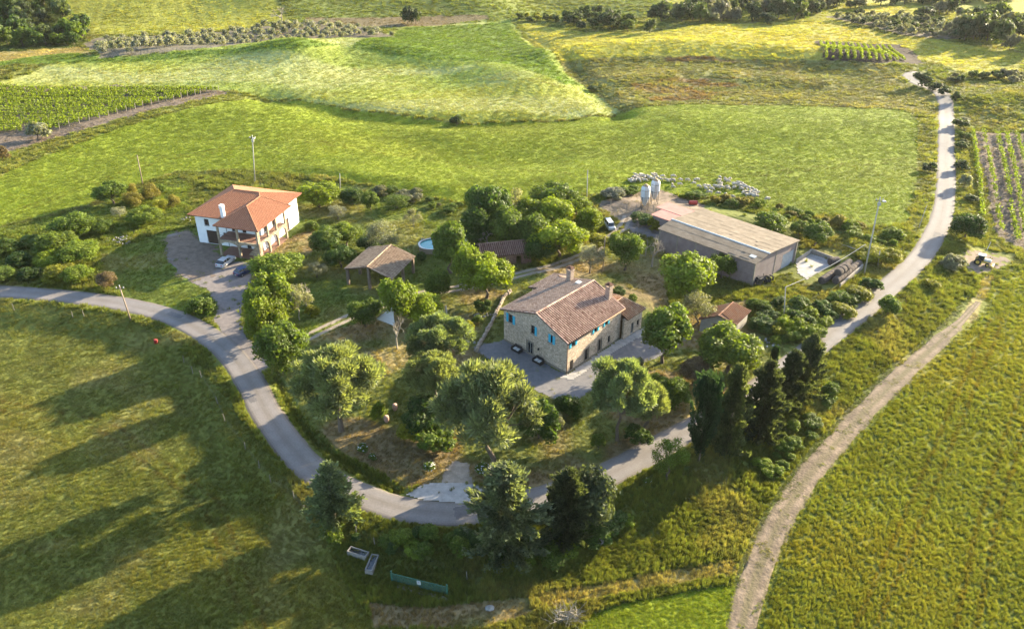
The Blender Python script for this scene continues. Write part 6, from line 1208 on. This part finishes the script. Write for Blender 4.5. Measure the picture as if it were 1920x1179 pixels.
# ---------------- sheep ----------------
def skin_mesh(name, verts, edges, radii, mat, sub=1):
    me = bpy.data.meshes.new(name); me.from_pydata(verts, edges, []); o = bpy.data.objects.new(name, me); COL.objects.link(o); md = o.modifiers.new('skin', 'SKIN'); md.use_smooth_shade = True
    for i, r in enumerate(radii): me.skin_vertices[0].data[i].radius = (r, r) if not isinstance(r, tuple) else r
    me.skin_vertices[0].data[0].use_root = True
    s = o.modifiers.new('sub', 'SUBSURF'); s.levels = sub; s.render_levels = sub; dg = bpy.context.evaluated_depsgraph_get(); dg.update(); m2 = bpy.data.meshes.new_from_object(o.evaluated_get(dg)); bpy.data.objects.remove(o); m2.name = name; m2.materials.clear(); m2.materials.append(mat); return m2
WOOL = M('wool', (.31,.265,.21), (.42,.37,.305), 9, rough=1, bump=.05, bscale=14, obj=.15)
def sheep_mesh(graze, k):
    hz, hx = (.28, .78) if graze else (.82, .80)
    V = [(0, 0, .66), (.30, 0, .68), (.48, 0, .70), (.62, 0, .62 if graze else .80), (hx, 0, hz + .05), (hx + .16, 0, hz - .06), (-.30, 0, .66), (-.50, 0, .64), (-.58, 0, .48)]
    Rr = [.27, .27, .20, .12, .10, .055, .28, .18, .05]; E = [(0, 1), (1, 2), (2, 3), (3, 4), (4, 5), (0, 6), (6, 7), (7, 8)]
    for sx, root in ((.36, 1), (-.38, 6)):
        for s in (-1, 1): n = len(V); V += [(sx, s * .13, .42), (sx + (.04 if s > 0 else -.05), s * .13, .2), (sx, s * .13, .02)]; Rr += [.085, .045, .04]; E += [(root, n), (n, n + 1), (n + 1, n + 2)]
    return skin_mesh('sheep', V, E, Rr, WOOL)
SHEEP = [sheep_mesh(True, 0), sheep_mesh(False, 1)]
fl1 = [(75,70),(90,65),(105,72),(120,35),(125,45),(135,60),(150,35),(160,45),(140,70),(165,65),(180,70),(180,50),(200,45),(210,50),(235,35),(250,30),(255,45),(270,50),(300,45),(290,65),(320,65),(335,70),(350,68),(375,42),(370,68),(385,72),(110,50),(95,75),(170,38),(225,60),(240,62),(120,70)]
fl2 = [(370,100),(375,115),(430,65),(420,98),(475,68),(530,65),(545,65),(520,90),(553,112),(600,110),(620,112),(605,128),(640,130),(630,155),(690,160),(740,170),(785,185)]
fl3 = [(700,48),(695,72),(735,58),(740,68),(765,62),(755,78),(705,90),(710,100),(695,112),(715,120),(680,115),(665,110),(750,115),(760,128),(795,90),(825,85),(800,98),(830,95),(855,100),(795,122),(845,110),(860,105),(880,115),(850,130),(900,125),(885,130),(910,140),(925,130),(880,150),(860,155),(905,155),(925,150),(940,145),(960,150),(950,165),(935,165),(890,172),(915,172),(935,178),(955,180),(870,118),(1030,200)]
for L_, lab, grp in ((fl1, 'cream sheep of the left flock behind the silos', 'sheep of the left flock'), (fl2, 'cream sheep between the two flocks', 'straggling sheep'), (fl3, 'cream sheep of the right flock', 'sheep of the right flock')):
    sx_ = sorted(p[0] for p in L_); sy_ = sorted(p[1] for p in L_); W5 = ('leftmost fifth', 'left of centre', 'centre', 'right of centre', 'rightmost fifth'); D3 = ('far side', 'middle', 'near side')
    for x_, y_ in L_:
        gz_ = random.random() < .3; lb = f"{'upright' if gz_ else 'grazing'} {lab}, {W5[min(4, sum(q < x_ for q in sx_) * 5 // len(L_))]}, {D3[min(2, sum(q < y_ for q in sy_) * 3 // len(L_))]}"
        o = link('sheep', SHEEP[gz_], label=lb, cat='sheep', group=grp); o.location = G(1160 + x_ / 3.692, 320 + (y_ + 8) / 3.692); s = random.uniform(.8, 1.05); o.scale = (s, s, s); o.rotation_euler = (0, 0, random.choice((0, 3.14)) + random.gauss(-.3, .6))

# ---------------- vineyards ----------------
def vine_row(a, b, w, h, step, label, group, clr, posts=True, seed=1, lsz=.3, dens=9, endpost=True):
    g = np.random.default_rng(seed); L_ = math.hypot(b.x - a.x, b.y - a.y); n = int(L_ * dens); t = g.uniform(0, 1, n); d = np.array([b.x - a.x, b.y - a.y]) / L_; x_ = a.x + d[0] * t * L_; y_ = a.y + d[1] * t * L_
    keep = fbm(t * L_ / 1.6 + seed * 9, t * 0 + seed, 3, 2) > .26; x_, y_ = x_[keep], y_[keep]; off = g.normal(0, w * .3, len(x_)); x_ = x_ - d[1] * off; y_ = y_ + d[0] * off; z = terr(x_, y_) + h * (.35 + .65 * g.uniform(size=len(x_)))
    o = empty('vine_row', a, label, 'vine row', group); P_ = np.stack([x_, y_, z], 1) - np.array(a); V, F = leaves(P_, sph(g, len(P_)) + [0, 0, .4], lsz, .8, g); me = np_mesh('vines', V, F, leafM); at_ = me.attributes.new('tint', 'FLOAT', 'FACE'); at_.data.foreach_set('value', g.uniform(0, 1, len(F)).astype(np.float32)); k = link('foliage', me, o); k.color = (*CLR[clr], 1)
    if endpost: MB().tube((0, 0, -.2), (-d[0] * .15, -d[1] * .15, h * 1.25), .09, .08, 5).build('end_post', FPOST, o)
    if posts:
        m = MB()
        for q in range(1, int(L_ / step)): px__ = a.x + d[0] * q * step; py__ = a.y + d[1] * q * step; zz = tz(px__, py__) - a.z; m.tube((px__ - a.x, py__ - a.y, zz), (px__ - a.x, py__ - a.y, zz + h * 1.15), .05, n=4)
        if m.V: m.build('posts', FPOST, o, kind='stuff')
ends = [(410,171),(400,172),(388,174),(376,177),(366,179),(352,182),(340,185),(326,189),(312,191),(298,194),(284,197),(268,201),(254,205),(237,209),(220,214),(204,219),(187,223),(168,227),(149,232),(130,237),(112,243)]
for i, (u, v) in enumerate(ends):
    t_ = i / (len(ends) - 1); vine_row(G(u, v), G(-90, 152 + 96 * t_ ** 1.15), .9, 1.5, 6, 'trellised vine row of the left vineyard, ' + ORD[i] + ' from the top corner', 'vine rows of the left vineyard', 'spring', seed=i, dens=30, lsz=.22)
rows_r = [((1824,248),(1842,408)), ((1843,248),(1877,436)), ((1869,252),(1908,455)), ((1886,252),(1922,440)), ((1906,252),(1950,440)), ((1926,252),(1990,440))]
for i, (a, b) in enumerate(rows_r): vine_row(G(*b), G(*a), 1.0, 1.1, 7, 'green vine row running up the right hand vineyard, ' + ORD[i] + ' from the road', 'vine rows of the right vineyard', 'fresh', seed=40 + i, lsz=.2, dens=22, endpost=False)
for i in range(12): vine_row(G(1549 + i * 13.4, 112 + i * .35), G(1538 + i * 11.6, 81 + i * .8), .8, 1.2, 9, 'short bright vine row of the small dark-soiled vineyard, ' + ORD[i] + ' from the left', 'vine rows of the small far vineyard', 'spring', False, seed=60 + i, dens=26, endpost=False, lsz=.26)

# ---------------- evening haze ----------------
hb = MB().box(-700, 700, -60, 1100, -12, 74); hm = bpy.data.materials.new('haze'); hm.use_nodes = True; t = hm.node_tree; t.nodes.remove(t.nodes['Principled BSDF'])
pv = nn(t, 'ShaderNodeVolumePrincipled'); pv.inputs['Color'].default_value = (.95, .93, .9, 1); pv.inputs['Density'].default_value = .00003; pv.inputs['Anisotropy'].default_value = .3
t.links.new(pv.outputs[0], t.nodes['Material Output'].inputs['Volume']); hb.build('haze', hm, kind='stuff')
